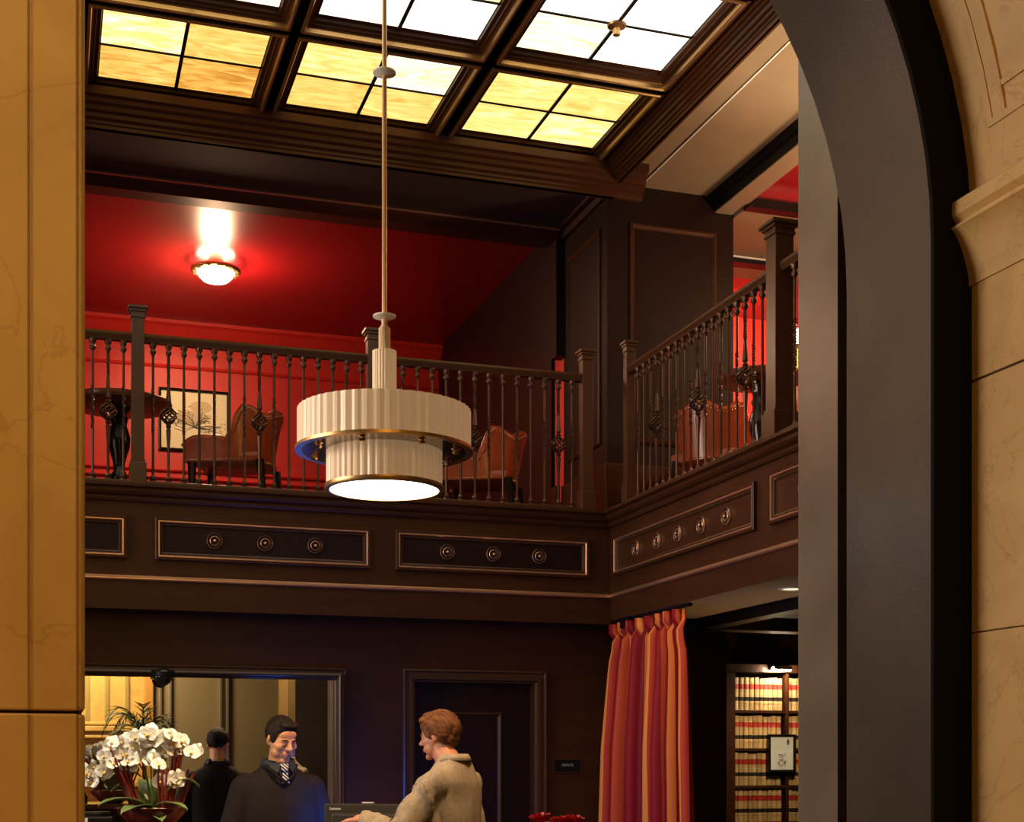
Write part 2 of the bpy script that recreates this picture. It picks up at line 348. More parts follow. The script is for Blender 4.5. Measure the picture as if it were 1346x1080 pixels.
# left wall of the room, with an unseen window added for the fill light
b = NB(); box(b, -4.15, -4, 3.9, 4.9, 0, 5.8); box(b, -4.15, -4, 7.6, 13.4, 0, 5.8); box(b, -4.15, -4, 4.9, 7.6, 0, 1.6); box(b, -4.15, -4, 4.9, 7.6, 4.8, 5.8)
struct(mesh_obj('wall_left', b, M['wood']))
b = NB(); frame(b, lambda u, v, h: (-4+h, u, v), 4.88, 7.62, 1.58, 4.82, [(0, 0), (0, .03), (.06, .03), (.06, -.1)]); fixn(b)
for y in (5.8, 6.7): box(b, -4.09, -4.05, y-.02, y+.02, 1.6, 4.8)
box(b, -4.09, -4.05, 4.9, 7.6, 3.2, 3.24); struct(mesh_obj('added_window_1', b, M['wood']))

# ---------------------------------------------------------------- arch, marble vault, marble pier, left pillar
CX, ZC = .86, 3.06
def arch_ring(bm, r0, r1, y0, y1, jamb, n=40, a0=0, a1=PI):
    """solid arch between radii r0 < r1, with straight jambs down to z = jamb"""
    def pts(r):
        p = []
        if jamb is not None: p.append((CX+r, jamb))
        for i in range(n+1):
            a = a0+(a1-a0)*i/n; p.append((CX+r*math.cos(a), ZC+r*math.sin(a)))
        if jamb is not None: p.append((CX-r, jamb))
        return p
    I, O = pts(r0), pts(r1)
    V = {}
    for k, (P_, y) in enumerate(((I, y0), (I, y1), (O, y0), (O, y1))): V[k] = [bm.verts.new((x, y, z)) for x, z in P_]
    m = len(I)
    for i in range(m-1):
        for a, c in ((0, 1), (1, 3), (3, 2), (2, 0)): bm.faces.new((V[a][i], V[a][i+1], V[c][i+1], V[c][i]))
    for i in (0, m-1): bm.faces.new((V[0][i], V[1][i], V[3][i], V[2][i]))
    fixn(bm)
b = NB(); arch_ring(b, 1.50, 2.05, 3.41, 3.85, 0)
o = struct(mesh_obj('wall_front', b, M['arch']), 'bronze brown lining of the entrance arch on the right'); auto(o, 30)
b = NB(); arch_ring(b, 1.50, 2.05, 3.395, 3.409, 0)
o = struct(mesh_obj('wall_front_2', b, M['black_matt']), 'black front edge of the entrance arch'); auto(o, 30)
b = NB(); arch_ring(b, 2.05, 3.6, 3.395, 3.85, 0, a0=0); struct(mesh_obj('wall_front_3', b, M['black_matt']))
sbox('wall_front_5', 3.9, 8, 3.5, 3.8, 0, 5.9, M['marble'])
# marble jamb on the right: blocks with recessed joints
mj = struct(thing('wall_right_marble', 'cream marble jamb with moulded impost at the right edge', 'wall')); del mj['category']
for z0, z1 in ((0, .55), (.553, 1.25), (1.253, 1.96), (1.963, 2.668), (2.674, 2.96)):
    b = NB(); box(b, 2.48, 2.86, 2.0, 3.39, z0, z1, .0025); mesh_obj('marble_block', b, M['marble'], mj)
b = NB(); box(b, 2.486, 2.84, 2.01, 3.385, .01, 3.1); mesh_obj('joint_mortar', b, M['wood'], mj)
b = NB()
prof = [(2.60, 2.94), (2.474, 2.94), (2.471, 2.972), (2.468, 2.978), (2.466, 2.99), (2.460, 3.01), (2.451, 3.035), (2.440, 3.06), (2.426, 3.083), (2.416, 3.092), (2.416, 3.098), (2.428, 3.103), (2.430, 3.112), (2.424, 3.118), (2.417, 3.128), (2.417, 3.166), (2.421, 3.17), (2.60, 3.17)]
extrude(b, prof, lambda a, c, t: (a, t, c), 1.98, 3.392); fixn(b); auto(mesh_obj('impost_moulding', b, M['marble'], mj), 25)
b = NB(); arch_ring(b, 1.62, 2.0, 2.0, 3.388, None, a0=math.radians(3), a1=PI)
va = struct(mesh_obj('ceiling_6', b, M['marble']), 'cream marble vault above the right hand impost'); auto(va, 30)
def vault_strip(bm, a0, a1, y0, y1, th=.006, n=14):
    r0, r1 = 1.62-th, 1.625
    V = []
    for i in range(n+1):
        a = a0+(a1-a0)*i/n; ca, sa = math.cos(a), math.sin(a)
        V.append([bm.verts.new((CX+r*ca, y, ZC+r*sa)) for r, y in ((r0, y0), (r0, y1), (r1, y1), (r1, y0))])
    for A, B in zip(V, V[1:]):
        for k in range(4): bm.faces.new((A[k], A[(k+1) % 4], B[(k+1) % 4], B[k]))
    bm.faces.new(V[0]); bm.faces.new(V[-1])
A0, A1 = math.radians(9.8), math.radians(80)
b = NB()
vault_strip(b, A0, A1, 3.255, 3.275); vault_strip(b, A0, A1, 3.20, 3.215); vault_strip(b, A0, A0+.012, 2.2, 3.275, n=2); vault_strip(b, A0+.05, A0+.06, 2.2, 3.215, n=2)
vault_strip(b, A0+.012, A1, 3.215, 3.255, .003)
fixn(b); auto(mesh_obj('vault_panel_moulding', b, M['marble'], va), 30)
# left marble pillar, close to the camera
lp = struct(thing('wall_left_marble', 'cream marble pillar filling the left edge', 'wall')); del lp['category']
for z0, z1 in ((0, .9), (.903, 1.664), (1.668, 3.2), (3.203, 4.6)):
    b = NB(); box(b, -.9, -.022, 1.996, 2.6, z0, z1, .003); mesh_obj('marble_block', b, M['marble'], lp)
    b = NB(); box(b, -.03, .040, 2.0, 2.6, z0, z1, .003); mesh_obj('marble_block', b, M['marble'], lp)
    b = NB(); box(b, .036, .0495, 2.008, 2.6, z0, z1, .005); mesh_obj('marble_block', b, M['marble'], lp)
b = NB(); box(b, -.88, .045, 2.02, 2.58, 0, 4.55); mesh_obj('joint_mortar', b, mat('brown_mortar', (.16, .085, .04), .8), lp)
# wall behind the camera, seen in the mirror: golden marble left, dark panels right
wr = sbox('wall_rear', -2.5, 4.2, -3.4, -3.2, 0, 4.6, M['marble'], label='golden lobby wall reflected in the mirror')
b = NB(); box(b, 1.50, 4.2, -3.2, -3.10, 0, 4.2); rp = mesh_obj('dark_panel', b, mat('bronze_lift_panel', (.27, .20, .14), .45), wr)
for x in (1.56, 1.70, 2.42, 2.52, 3.3):
    b = NB(); box(b, x-.02, x+.02, -3.10, -3.05, 0, 4.2, .006); mesh_obj('panel_stile', b, mat('lift_stile', (.35, .31, .27), .3, metal=.6), wr)
b = NB(); box(b, 1.34, 1.46, -3.2, -3.02, 0, 4.2, .01); mesh_obj('post', b, mat('orange_wood', (.52, .25, .08), .4), wr)
for z0, z1, d in ((2.03, 2.10, .10), (2.12, 2.16, .06), (1.93, 1.97, .08), (1.23, 1.30, .2), (.98, 1.02, .3)):
    b = NB(); box(b, -2.4, 1.34, -3.2, -3.2+d, z0, z1, .008); mesh_obj('cornice_band', b, M['marble'], wr)
for x in (-.2, .25, .55, .82, 1.1):
    b = NB(); box(b, x-.025, x+.025, -3.2, -3.16, 2.16, 4.2); mesh_obj('wall_stile', b, mat('bronze_strip', (.30, .22, .09), .4), wr)
b = NB(); box(b, -2.4, 1.3, -3.2, -2.9, 0, .98); mesh_obj('counter_base', b, M['wood'], wr)

# ---------------------------------------------------------------- stained glass skylight
sky = thing('skylight', 'coffered ceiling skylight of glowing amber and white glass panes', 'skylight', (0, 0, 5.56))
def glass_mat():
    m = bpy.data.materials.new('backlit_amber_glass'); m.use_nodes = True
    N, L = m.node_tree.nodes, m.node_tree.links; b = N['Principled BSDF']
    b.inputs['Base Color'].default_value = (.5, .3, .1, 1); b.inputs['Roughness'].default_value = .2
    tc = N.new('ShaderNodeTexCoord'); geo = N.new('ShaderNodeNewGeometry'); info = N.new('ShaderNodeObjectInfo')
    mp = N.new('ShaderNodeMapping'); mp.inputs['Scale'].default_value = (2.6, 9, 1); L.new(geo.outputs['Position'], mp.inputs[0])
    nz = N.new('ShaderNodeTexNoise'); nz.inputs['Scale'].default_value = 1.6; nz.inputs['Detail'].default_value = 6; nz.inputs['Distortion'].default_value = 1.4
    L.new(mp.outputs[0], nz.inputs['Vector'])
    ds = N.new('ShaderNodeSeparateXYZ'); L.new(info.outputs['Location'], ds.inputs[0])
    mr = N.new('ShaderNodeMapRange'); mr.inputs[1].default_value = 8.65; mr.inputs[2].default_value = 7.0; mr.inputs[3].default_value = -.10; mr.inputs[4].default_value = .42
    L.new(ds.outputs['Y'], mr.inputs[0])
    a1 = N.new('ShaderNodeMath'); a1.operation = 'MULTIPLY_ADD'; L.new(info.outputs['Random'], a1.inputs[0]); a1.inputs[1].default_value = .34; L.new(mr.outputs[0], a1.inputs[2])
    a2 = N.new('ShaderNodeMath'); a2.operation = 'MULTIPLY_ADD'; L.new(nz.outputs[0], a2.inputs[0]); a2.inputs[1].default_value = .62; L.new(a1.outputs[0], a2.inputs[2])
    r = N.new('ShaderNodeValToRGB'); e = r.color_ramp.elements
    e[0].position = .2; e[0].color = (.72, .26, .03, 1); e[1].position = .98; e[1].color = (1.0, .97, .86, 1)
    k = e.new(.36); k.color = (.95, .52, .10, 1); k = e.new(.56); k.color = (1, .72, .22, 1); k = e.new(.76); k.color = (1, .90, .58, 1)
    L.new(a2.outputs[0], r.inputs[0]); L.new(r.outputs[0], b.inputs['Emission Color'])
    st = N.new('ShaderNodeMapRange'); st.inputs[1].default_value = .2; st.inputs[2].default_value = 1.0; st.inputs[3].default_value = .95; st.inputs[4].default_value = 1.9
    L.new(a2.outputs[0], st.inputs[0]); L.new(st.outputs[0], b.inputs['Emission Strength'])
    return m
M['glass'] = glass_mat()
cxs = [-1.475, -.37, .73, 1.83, 2.945]; cys = [8.225, 7.135, 6.045, 4.955]
HX, HY = .552, .545
fc = lambda cx, cy: (lambda u, v, h: (cx+u, cy+v, -h))
def coffer(cx, cy):
    f = fc(cx, cy)
    b = NB(); frame(b, f, -HX, HX, -HY, HY, [(-.03, .0), (.0, .0), (.045, .0), (.05, -.012), (.075, -.022), (.078, -.03), (.10, -.034), (.104, -.05), (.16, -.052), (.16, -.10)]); fixn(b)
    cf = mesh_obj('coffer_frame', b, M['wood'], sky)
    b = NB(); frame(b, f, -HX, HX, -HY, HY, [(.030, -.004), (.029, .010), (.034, .018), (.044, .018), (.049, .010), (.050, -.012), (.060, -.016)]); fixn(b)
    mesh_obj('gold_moulding', b, M['gold'], cf)
    b = NB()
    box(b, cx-.010, cx+.010, cy-HY+.12, cy+HY-.12, .040, .062); box(b, cx-HX+.10, cx+HX-.10, cy-.008, cy+.008, .042, .060)
    mesh_obj('glazing_bar', b, M['black'], cf)
    for sx in (-1, 1):
        for sy in (-1, 1):
            x0, x1 = sorted((cx+sx*.009, cx+sx*(HX-.110))); y0, y1 = sorted((cy+sy*.007, cy+sy*(HY-.145)))
            xm, ym = (x0+x1)/2, (y0+y1)/2
            b = NB(); box(b, x0-xm, x1-xm, y0-ym, y1-ym, -.004, .004); mesh_obj('pane', b, M['glass'], cf).location = (xm, ym, .052)
for cx in cxs:
    for cy in cys: coffer(cx, cy)
# small bronze canopy in the middle of one coffer
b = NB(); lathe(b, [(.01, -.06), (.02, -.055), (.02, -.02), (.05, -.01), (.055, 0)], 16, cxs[4], cys[1], .042); auto(mesh_obj('sprinkler_rose', b, M['gold'], sky))
sbox('ceiling', -4.1, 7, 4.0, 13.5, 5.82, 5.95, M['wood'])
sbox('ceiling_7', -4.1, -2.05, 4.0, 8.7, 5.56, 5.8, M['wood'])
# cornice round the skylight
def cornice(fn, t0, t1, name):
    b = NB(); extrude(b, [(-.02, 5.36), (.012, 5.36), (.016, 5.375), (.03, 5.385), (.03, 5.40), (.05, 5.412), (.052, 5.435), (.075, 5.445), (.08, 5.47), (.10, 5.482), (.105, 5.505), (.128, 5.515), (.13, 5.562), (-.02, 5.60)], fn, t0, t1); fixn(b)
    return struct(mesh_obj(name, b, M['wood']))
cornice(lambda a, c, t: (t, BACK-a+.02, c), -4, 3.8, 'trim_40')
cornice(lambda a, c, t: (3.60-a*.75+.0, t, 5.44+(c-5.36)*.66), 4.6, 8.75, 'trim_41')
sbox('trim_42', 3.60, 3.63, 4.6, 8.75, 5.44, 5.8, M['wood'])
sbox('trim_44', -4, 3.6, 8.75, 8.80, 5.36, 5.8, M['wood'])
sbox('trim_43', -4.1, 3.6, 3.86, 4.34, 5.56, 5.8, M['wood'])
sbox('wall_front_4', -4.1, 7, 3.86, 4.0, 4.9, 5.9, M['wood'])

# ---------------------------------------------------------------- balustrades
def newel_mesh(h, wd, basez):
    b = NB(); s = wd/2
    box(b, -s*1.34, s*1.34, -s*1.34, s*1.34, 0, basez-.02, .004); box(b, -s*1.12, s*1.12, -s*1.12, s*1.12, basez-.02, basez)
    box(b, -s, s, -s, s, basez, h-.07, .003)
    box(b, -s*1.15, s*1.15, -s*1.15, s*1.15, h-.07, h-.055, .002); box(b, -s*1.05, s*1.05, -s*1.05, s*1.05, h-.055, h-.035)
    box(b, -s*1.3, s*1.3, -s*1.3, s*1.3, h-.035, h-.02, .002); box(b, -s*1.55, s*1.55, -s*1.55, s*1.55, h-.02, h, .004)
    return b
BH = .835   # baluster height
def ends(b):
    lathe(b, [(.022, 0), (.022, .012), (.015, .018), (.020, .026), (.014, .034), (.010, .045), (.008, .05)], 8)
    lathe(b, [(.008, BH-.075), (.011, BH-.065), (.019, BH-.055), (.019, BH-.045), (.012, BH-.036), (.012, BH-.03), (.021, BH-.02), (.021, BH)], 8)
def twist(b, z0, z1, r, turns, r1=None):
    n = max(10, int((z1-z0)/.012)); rings = []
    for i in range(n+1):
        t = i/n; z = z0+(z1-z0)*t; a0 = turns*2*PI*t; rr = r+((r1 or r)-r)*t
        ring = []
        for k in range(8):
            a = a0+k*PI/4; q = rr*(1.45 if k % 2 == 0 else .95); ring.append(b.verts.new((q*math.cos(a), q*math.sin(a), z)))
        rings.append(ring)
    for A, B in zip(rings, rings[1:]):
        for k in range(8): b.faces.new((A[k], A[(k+1) % 8], B[(k+1) % 8], B[k]))
def bal_plain():
    b = NB(); ends(b); lathe(b, [(.0078, .04), (.0078, BH-.06)], 8); return b
def bal_twist():
    b = NB(); ends(b); lathe(b, [(.0078, .04), (.0078, .30)], 8); twist(b, .30, .56, .008, 4); lathe(b, [(.0078, .56), (.0078, BH-.06)], 8); return b
def bal_basket():
    b = NB(); ends(b)
    lathe(b, [(.0085, .04), (.0085, .20), (.016, .325), (.009, .33), (.018, .345), (.009, .36)], 8)
    for k in range(8):      # ball of bent bars
        a0 = k*PI/4; pts = []
        for i in range(9):
            t = i/8; a = a0+t*PI*.9; r = .006+.042*math.sin(PI*t); pts.append((r*math.cos(a), r*math.sin(a), .357+.105*t))
        tube(b, pts, .0062, 5)
    lathe(b, [(.009, .458), (.018, .470), (.009, .482), (.017, .492), (.0085, .60)], 8)
    twist(b, .60, BH-.06, .008, 3); return b
BM = {}
for k, f in (('plain', bal_plain), ('twist', bal_twist), ('basket', bal_basket)):
    o = mesh_obj('baluster', f(), M['iron']); auto(o, 40); BM[k] = o.data; bpy.data.objects.remove(o)
def add_bal(kind, root, loc):
    o = bpy.data.objects.new('baluster', BM[kind]); COL.objects.link(o); o.parent = root; o.location = loc; o.rotation_euler = (0, 0, random.random()*2)
def handrail(bm, fn, t0, t1, z):
    extrude(bm, [(-.022, z), (.022, z), (.026, z+.014), (.034, z+.022), (.036, z+.036), (.026, z+.05), (-.026, z+.05), (-.036, z+.036), (-.034, z+.022), (-.026, z+.014)], fn, t0, t1)
LZ = 3.25
br = thing('balustrade', 'dark bronze balustrade along the back balcony in front of red wall', 'railing', (0, BACK, LZ))
b = NB(); box(b, -2.45, 3.39, -.05, .03, 0, .022, .004); mesh_obj('bottom_rail', b, M['rail'], br)
b = NB(); handrail(b, lambda a, c, t: (t, a, c), -2.45, 3.39, .856); fixn(b); auto(mesh_obj('handrail', b, M['rail'], br), 40)
for x in (-2.4, -.93, .517, 1.950, 3.391):
    mesh_obj('newel_post', newel_mesh(1.065, .074, .15), M['rail'], br).location = (x, -.005, 0)
pat = ['basket', 'twist', 'plain', 'twist', 'plain', 'twist']
segs = [(.26-.0873*i, ['twist', 'plain', 'twist', 'plain'][i % 4] if i != 4 else 'basket') for i in range(1, 12)]
for i in range(3): add_bal(['twist', 'basket', 'twist'][i], br, (.258+.0885*i, -.005, .02))
for i in range(1, 14): add_bal(pat[(i+3) % 6] if i > 2 else 'plain', br, (.258-.0885*i, -.005, .02))
kinds1 = [['twist', 'basket', 'twist', 'plain', 'twist', 'plain'][i % 6] if i % 6 != 1 else 'basket' for i in range(15)]
kinds1 = ['twist', 'basket', 'twist', 'plain', 'twist', 'plain', 'twist', 'basket', 'twist', 'plain', 'twist', 'plain', 'twist', 'basket', 'twist']
for i in range(15): add_bal(kinds1[i], br, (.606+.0908*i, -.005, .02))
kinds2 = ['basket', 'twist', 'plain', 'twist', 'plain', 'twist', 'basket', 'twist', 'plain', 'twist', 'plain', 'twist', 'basket', 'twist']
kinds2 = ['twist', 'basket', 'twist', 'plain', 'twist', 'plain', 'basket', 'twist', 'plain', 'twist', 'plain', 'twist', 'basket', 'twist']
for i in range(14): add_bal(kinds2[i], br, (2.05+.0955*i, -.005, .02))
sr = thing('balustrade', 'dark bronze balustrade along the side balcony on the right', 'railing', (SIDE, 0, LZ))
b = NB(); box(b, -.05, .03, 4.6, 8.43, 0, .022, .004); mesh_obj('bottom_rail', b, M['rail'], sr)
b = NB(); handrail(b, lambda a, c, t: (a, t, c), 4.6, 8.42, .842); fixn(b); auto(mesh_obj('handrail', b, M['rail'], sr), 40)
for y, wd, hh in ((8.425, .06, 1.05), (6.455, .105, 1.10), (4.65, .105, 1.10)):
    mesh_obj('newel_post', newel_mesh(hh, wd, .15), M['rail'], sr).location = (-.005, y, 0)
ks = ['twist', 'plain', 'twist', 'basket', 'twist', 'plain', 'twist', 'plain', 'twist', 'basket', 'twist', 'plain', 'twist', 'plain', 'twist', 'basket', 'twist', 'plain', 'twist']
for i in range(19): add_bal(ks[i], sr, (-.005, 8.28-.0966*i, .008))
for i in range(15): add_bal(['twist', 'plain', 'twist', 'basket'][i % 4], sr, (-.005, 6.30-.1*i, .008))

# ---------------------------------------------------------------- pendant lamp
pd = thing('pendant_lamp', 'large drum pendant lamp of fluted white glass on a long brass rod', 'pendant lamp', (1.247, 5.38, 0))
flut = mat('fluted_frosted_glass', (.72, .56, .40), .32, bump=.06, bscale=40, emit=(1, .66, .36), es=.16)
b = NB(); lathe(b, [(.337, 2.806), (.337, 2.960)], 180, flute=.007, nfl=52, cap=False); lathe(b, [(.318, 2.960), (.318, 2.806)], 180, cap=False); fixn(b); o = mesh_obj('upper_drum', b, flut, pd); o.modifiers.new('s', 'SOLIDIFY').thickness = .004
b = NB(); lathe(b, [(.345, 2.798), (.345, 2.810), (.338, 2.812), (.318, 2.810), (.318, 2.798), (.345, 2.798)], 90, cap=False); fixn(b); auto(mesh_obj('drum_rim', b, M['gold'], pd), 40)
plate = mat('polished_bronze_plate', (.30, .22, .15), .16, metal=.9)
b = NB(); lathe(b, [(.34, 2.800), (.34, 2.804), (.18, 2.804), (.18, 2.800), (.34, 2.800)], 90, cap=False); fixn(b); mesh_obj('underside_plate', b, plate, pd)
b = NB(); lathe(b, [(.31, 2.95), (.31, 2.956), (.02, 2.965), (.02, 2.95)], 60); fixn(b); mesh_obj('top_plate', b, M['gold'], pd)
b = NB(); lathe(b, [(.226, 2.668), (.226, 2.800)], 144, flute=.006, nfl=48); fixn(b); mesh_obj('lower_drum', b, flut, pd)
b = NB(); lathe(b, [(.212, 2.650), (.228, 2.650), (.232, 2.656), (.232, 2.668), (.212, 2.670), (.212, 2.650)], 72, cap=False); fixn(b); auto(mesh_obj('lens_ring', b, M['gold'], pd), 40)
b = NB(); lathe(b, [(.001, 2.640), (.08, 2.642), (.15, 2.646), (.213, 2.653), (.213, 2.662)], 64)
auto(mesh_obj('lens', b, mat('lit_lens', (1, 1, 1), .4, emit=(1, .95, .86), es=9), pd))
for k in range(8):
    a = 2*PI*(k+.35)/8; b = NB(); lathe(b, [(.002, -.022), (.010, -.02), (.016, -.012), (.008, -.006), (.020, 0)], 10, .285*math.cos(a), .285*math.sin(a), 2.80)
    auto(mesh_obj('finial', b, M['brass'], pd))
b = NB(); lathe(b, [(.047, 2.962), (.047, 3.192)], 96, flute=.003, nfl=24); fixn(b); mesh_obj('stem', b, flut, pd)
b = NB(); lathe(b, [(.023, 3.192), (.023, 3.282)], 48, flute=.002, nfl=16); lathe(b, [(.016, 3.282), (.016, 3.29), (.009, 3.292), (.012, 3.30), (.012, 3.318)], 16); fixn(b); mesh_obj('stem', b, mat('warm_fluted_glass', (.72, .52, .34), .3), pd)
for z in (3.325, 4.272):
    b = NB(); lathe(b, [(.010, z-.010), (.030, z-.006), (.045, z), (.044, z+.006), (.012, z+.010)], 32); auto(mesh_obj('rod_disc', b, M['white'], pd))
b = NB(); lathe(b, [(.0095, 3.31), (.0095, 5.55)], 12); lathe(b, [(.05, 5.50), (.055, 5.53), (.055, 5.558)], 24); auto(mesh_obj('rod', b, mat('brass_rod', (.80, .52, .28), .3, metal=.6), pd))

# ---------------------------------------------------------------- ceiling lamp in the red balcony
cl = thing('ceiling_lamp', 'glowing bowl ceiling lamp with gilded ring on the red ceiling', 'ceiling lamp', (1.285, 11.5, 5.6))
b = NB(); lathe(b, [(.06, 0), (.06, -.06), (.05, -.075)], 20); fixn(b); mesh_obj('canopy', b, M['brass'], cl)
b = NB(); prof = [(.15, -.062), (.165, -.052), (.185, -.058), (.197, -.072), (.197, -.082), (.18, -.092), (.165, -.100), (.150, -.098), (.146, -.08)]
lathe(b, prof+[prof[0]], 48, cap=False); fixn(b); auto(mesh_obj('gilded_ring', b, mat('filigree_gilt', (.62, .42, .18), .3, metal=.9, bump=.8, bscale=50), cl), 60)
for k in range(16):
    a = 2*PI*k/16; b = NB(); ell(b, (.175*math.cos(a), .175*math.sin(a), -.094), (.014, .014, .008), sub=1); mesh_obj('bead', b, M['gold'], cl)
b = NB(); lathe(b, [(.001, -.175), (.05, -.172), (.10, -.155), (.132, -.125), (.148, -.085)], 40, cap=False); auto(mesh_obj('glass_bowl', b, mat('lit_bowl', (1, 1, 1), .4, emit=(1, .90, .66), es=22), cl))

# ---------------------------------------------------------------- balcony furniture
def smooth_sub(o, lv=1):
    m = o.modifiers.new('sub', 'SUBSURF'); m.levels = lv; m.render_levels = lv; return o
def grid_surf(bm, nu, nv, f, thick=None):
    A = [[bm.verts.new(f(i/nu, j/nv)) for j in range(nv+1)] for i in range(nu+1)]
    for i in range(nu):
        for j in range(nv): bm.faces.new((A[i][j], A[i+1][j], A[i+1][j+1], A[i][j+1]))
    return A
STUD = None
def armchair(loc, rz, label, group):
    """club chair facing +Y, barrel back with wings, nail heads along the edges"""
    global STUD
    r = thing('armchair', label, 'chair', loc, rz, group); r.scale = (.9, .9, .88)
    L_ = M['leather']
    b = NB(); box(b, -.26, .26, -.24, .30, .425, .50, .02); o = auto(mesh_obj('seat_frame', b, L_, r))
    b = NB(); box(b, -.20, .20, -.17, .315, .49, .565, .03); auto(mesh_obj('seat_cushion', b, L_, r))
    # barrel: U-shaped shell, height varies from arm front to back crest
    def shell(u, v, off):
        a = (u-.5)*2                     # -1 .. 1 along the U
        s = abs(a); sg = 1 if a >= 0 else -1
        if s < .5:
            t = s/.5*PI/2; x = sg*(.265+off)*math.sin(t); y = -.04-(.235+off)*math.cos(t)
        else:
            x = sg*(.265+off); y = -.04+(s-.5)/.5*.36
        if s < .40: h = .775+.03*math.cos(s/.4*PI*2.0)
        elif s < .56: q = (s-.40)/.16; h = .805-(.805-.56)*(q*q*(3-2*q))
        else: h = .56+.015*math.sin((s-.56)/.44*PI)
        if s > .93: h -= (s-.93)/.07*.05
        lean = (v**1.3)*.07*max(0, 1-s/.6)
        y -= lean; x += sg*v*.02
        return (x, y, .43+(h+.02-.43)*v)
    nu, nv = 40, 8
    b = NB()
    O = grid_surf(b, nu, nv, lambda u, v: shell(u, v, 0)); I = grid_surf(b, nu, nv, lambda u, v: shell(u, v, -.065))
    for i in range(nu):
        b.faces.new((O[i][nv], O[i+1][nv], I[i+1][nv], I[i][nv])); b.faces.new((O[i][0], I[i][0], I[i+1][0], O[i+1][0]))
    for i in (0, nu):
        for j in range(nv): b.faces.new((O[i][j], O[i][j+1], I[i][j+1], I[i][j]))
    fixn(b); auto(mesh_obj('barrel_back', b, L_, r), 50)
    b = NB()
    tube(b, [Vector(shell(i/nu, 1, -.032))+Vector((0, 0, .004)) for i in range(nu+1)], .036, 8); fixn(b); auto(mesh_obj('top_roll', b, L_, r), 60)
    for x, y, dx, dy in ((-.23, -.24, -.02, -.05), (.23, -.24, .02, -.05), (-.23, .27, 0, 0), (.23, .27, 0, 0)):
        b = NB(); tube(b, [(x+dx, y+dy, 0), (x, y, .44)], [.020, .034], 8); mesh_obj('leg', b, M['black_wood'], r)
    b = NB()
    for i in range(2, 79):
        p = Vector(shell(i/80, 0, .004)); p.z += .012; ell(b, p, (.006, .006, .006), sub=1)
    for i in range(16, 65):
        p = Vector(shell(i/80, .97, .012)); ell(b, p, (.005, .005, .005), sub=1)
    o = mesh_obj('nail_heads', b, M['brass'], r); o['kind'] = 'stuff'
    return r
BF = 3.2
armchair((1.22, 9.66, BF), math.radians(66), 'red brown leather tub armchair left of the pendant, before framed drawing', 'leather armchairs on the balconies')
armchair((2.98, 9.72, BF), math.radians(62), 'red brown leather tub armchair between the pendant and the corner newel post', 'leather armchairs on the balconies')
armchair((4.26, 8.58, BF), math.radians(-50), 'red brown leather armchair behind the side balustrade on the right', 'leather armchairs on the balconies')
def pub_table(loc, label, r_=.34, h=.76):
    t = thing('round_table', label, 'table', loc)
    b = NB(); lathe(b, [(r_-.03, h-.045), (r_-.01, h-.04), (r_, h-.025), (r_, h-.008), (r_-.008, h)], 48); auto(mesh_obj('tabletop', b, M['table'], t), 40)
    b = NB(); lathe(b, [(.10, 0), (.10, .03), (.06, .05), (.045, .09), (.06, .13), (.045, .17), (.05, .24), (.058, .27), (.035, .30), (.04, .36), (.07, .46), (.075, .52), (.05, .60), (.06, .64), (.045, .67), (.08, h-.045)], 24); auto(mesh_obj('pedestal', b, M['black_wood'], t), 60)
    for k in range(3):
        a = k*2*PI/3+.5; b = NB(); tube(b, [(.05*math.cos(a), .05*math.sin(a), .10), (.15*math.cos(a), .15*math.sin(a), .07), (.25*math.cos(a), .25*math.sin(a), .02)], [.028, .024, .02], 8); mesh_obj('foot', b, M['black_wood'], t)
    return t
pub_table((.45, 9.62, BF), 'round pedestal table at the left end of the back balcony')
pub_table((4.23, 7.90, BF), 'round table beside the armchair behind the side balustrade', .27, .80)
# framed botanical drawing on red wall
pf = thing('framed_drawing', 'large dark framed botanical drawing on the red balcony wall', 'picture', (1.29, 13.3, 4.73))
b = NB(); frame(b, lambda u, v, h: (u, -h, v), -.32, .32, -.285, .285, [(0, 0), (0, .03), (.008, .034), (.022, .026), (.026, .012), (.026, .008)]); fixn(b); mesh_obj('frame', b, M['black_wood'], pf)
b = NB(); box(b, -.30, .30, -.011, -.004, -.265, .265); mesh_obj('sheet', b, M['paper'], pf)
b = NB(); rnd = random.Random(3)
for k in range(34):
    a = rnd.uniform(.1, PI-.1) if k < 26 else rnd.uniform(-.5, .1); L_ = rnd.uniform(.08, .22); x0, z0 = 0, -.06
    x1, z1 = x0+L_*math.cos(a)*1.2, z0+L_*math.sin(a)*.8; tube(b, [(x0, -.0125, z0), ((x0+x1)/2+.01, -.0125, (z0+z1)/2+.012), (x1, -.0125, z1)], .0016, 4)
    for q in range(3): ell(b, (x1+rnd.uniform(-.03, .03), -.0122, z1+rnd.uniform(-.03, .03)), (.007, .0012, .005), sub=1)
for s in (-1, 1):
    for dz in (0, -.03): tube(b, [(0, -.0125, -.06), (s*.09, -.0125, -.075+dz), (s*.18, -.0125, -.05+dz)], .0022, 4)
mesh_obj('ink_drawing', b, M['ink'], pf)
b = NB(); ell(b, (.06, -.0112, .13), (.10, .001, .055)); ell(b, (-.02, -.0112, .03), (.16, .001, .06)); mesh_obj('colour_wash', b, mat('tan_wash', (.62, .50, .30), .7), pf)

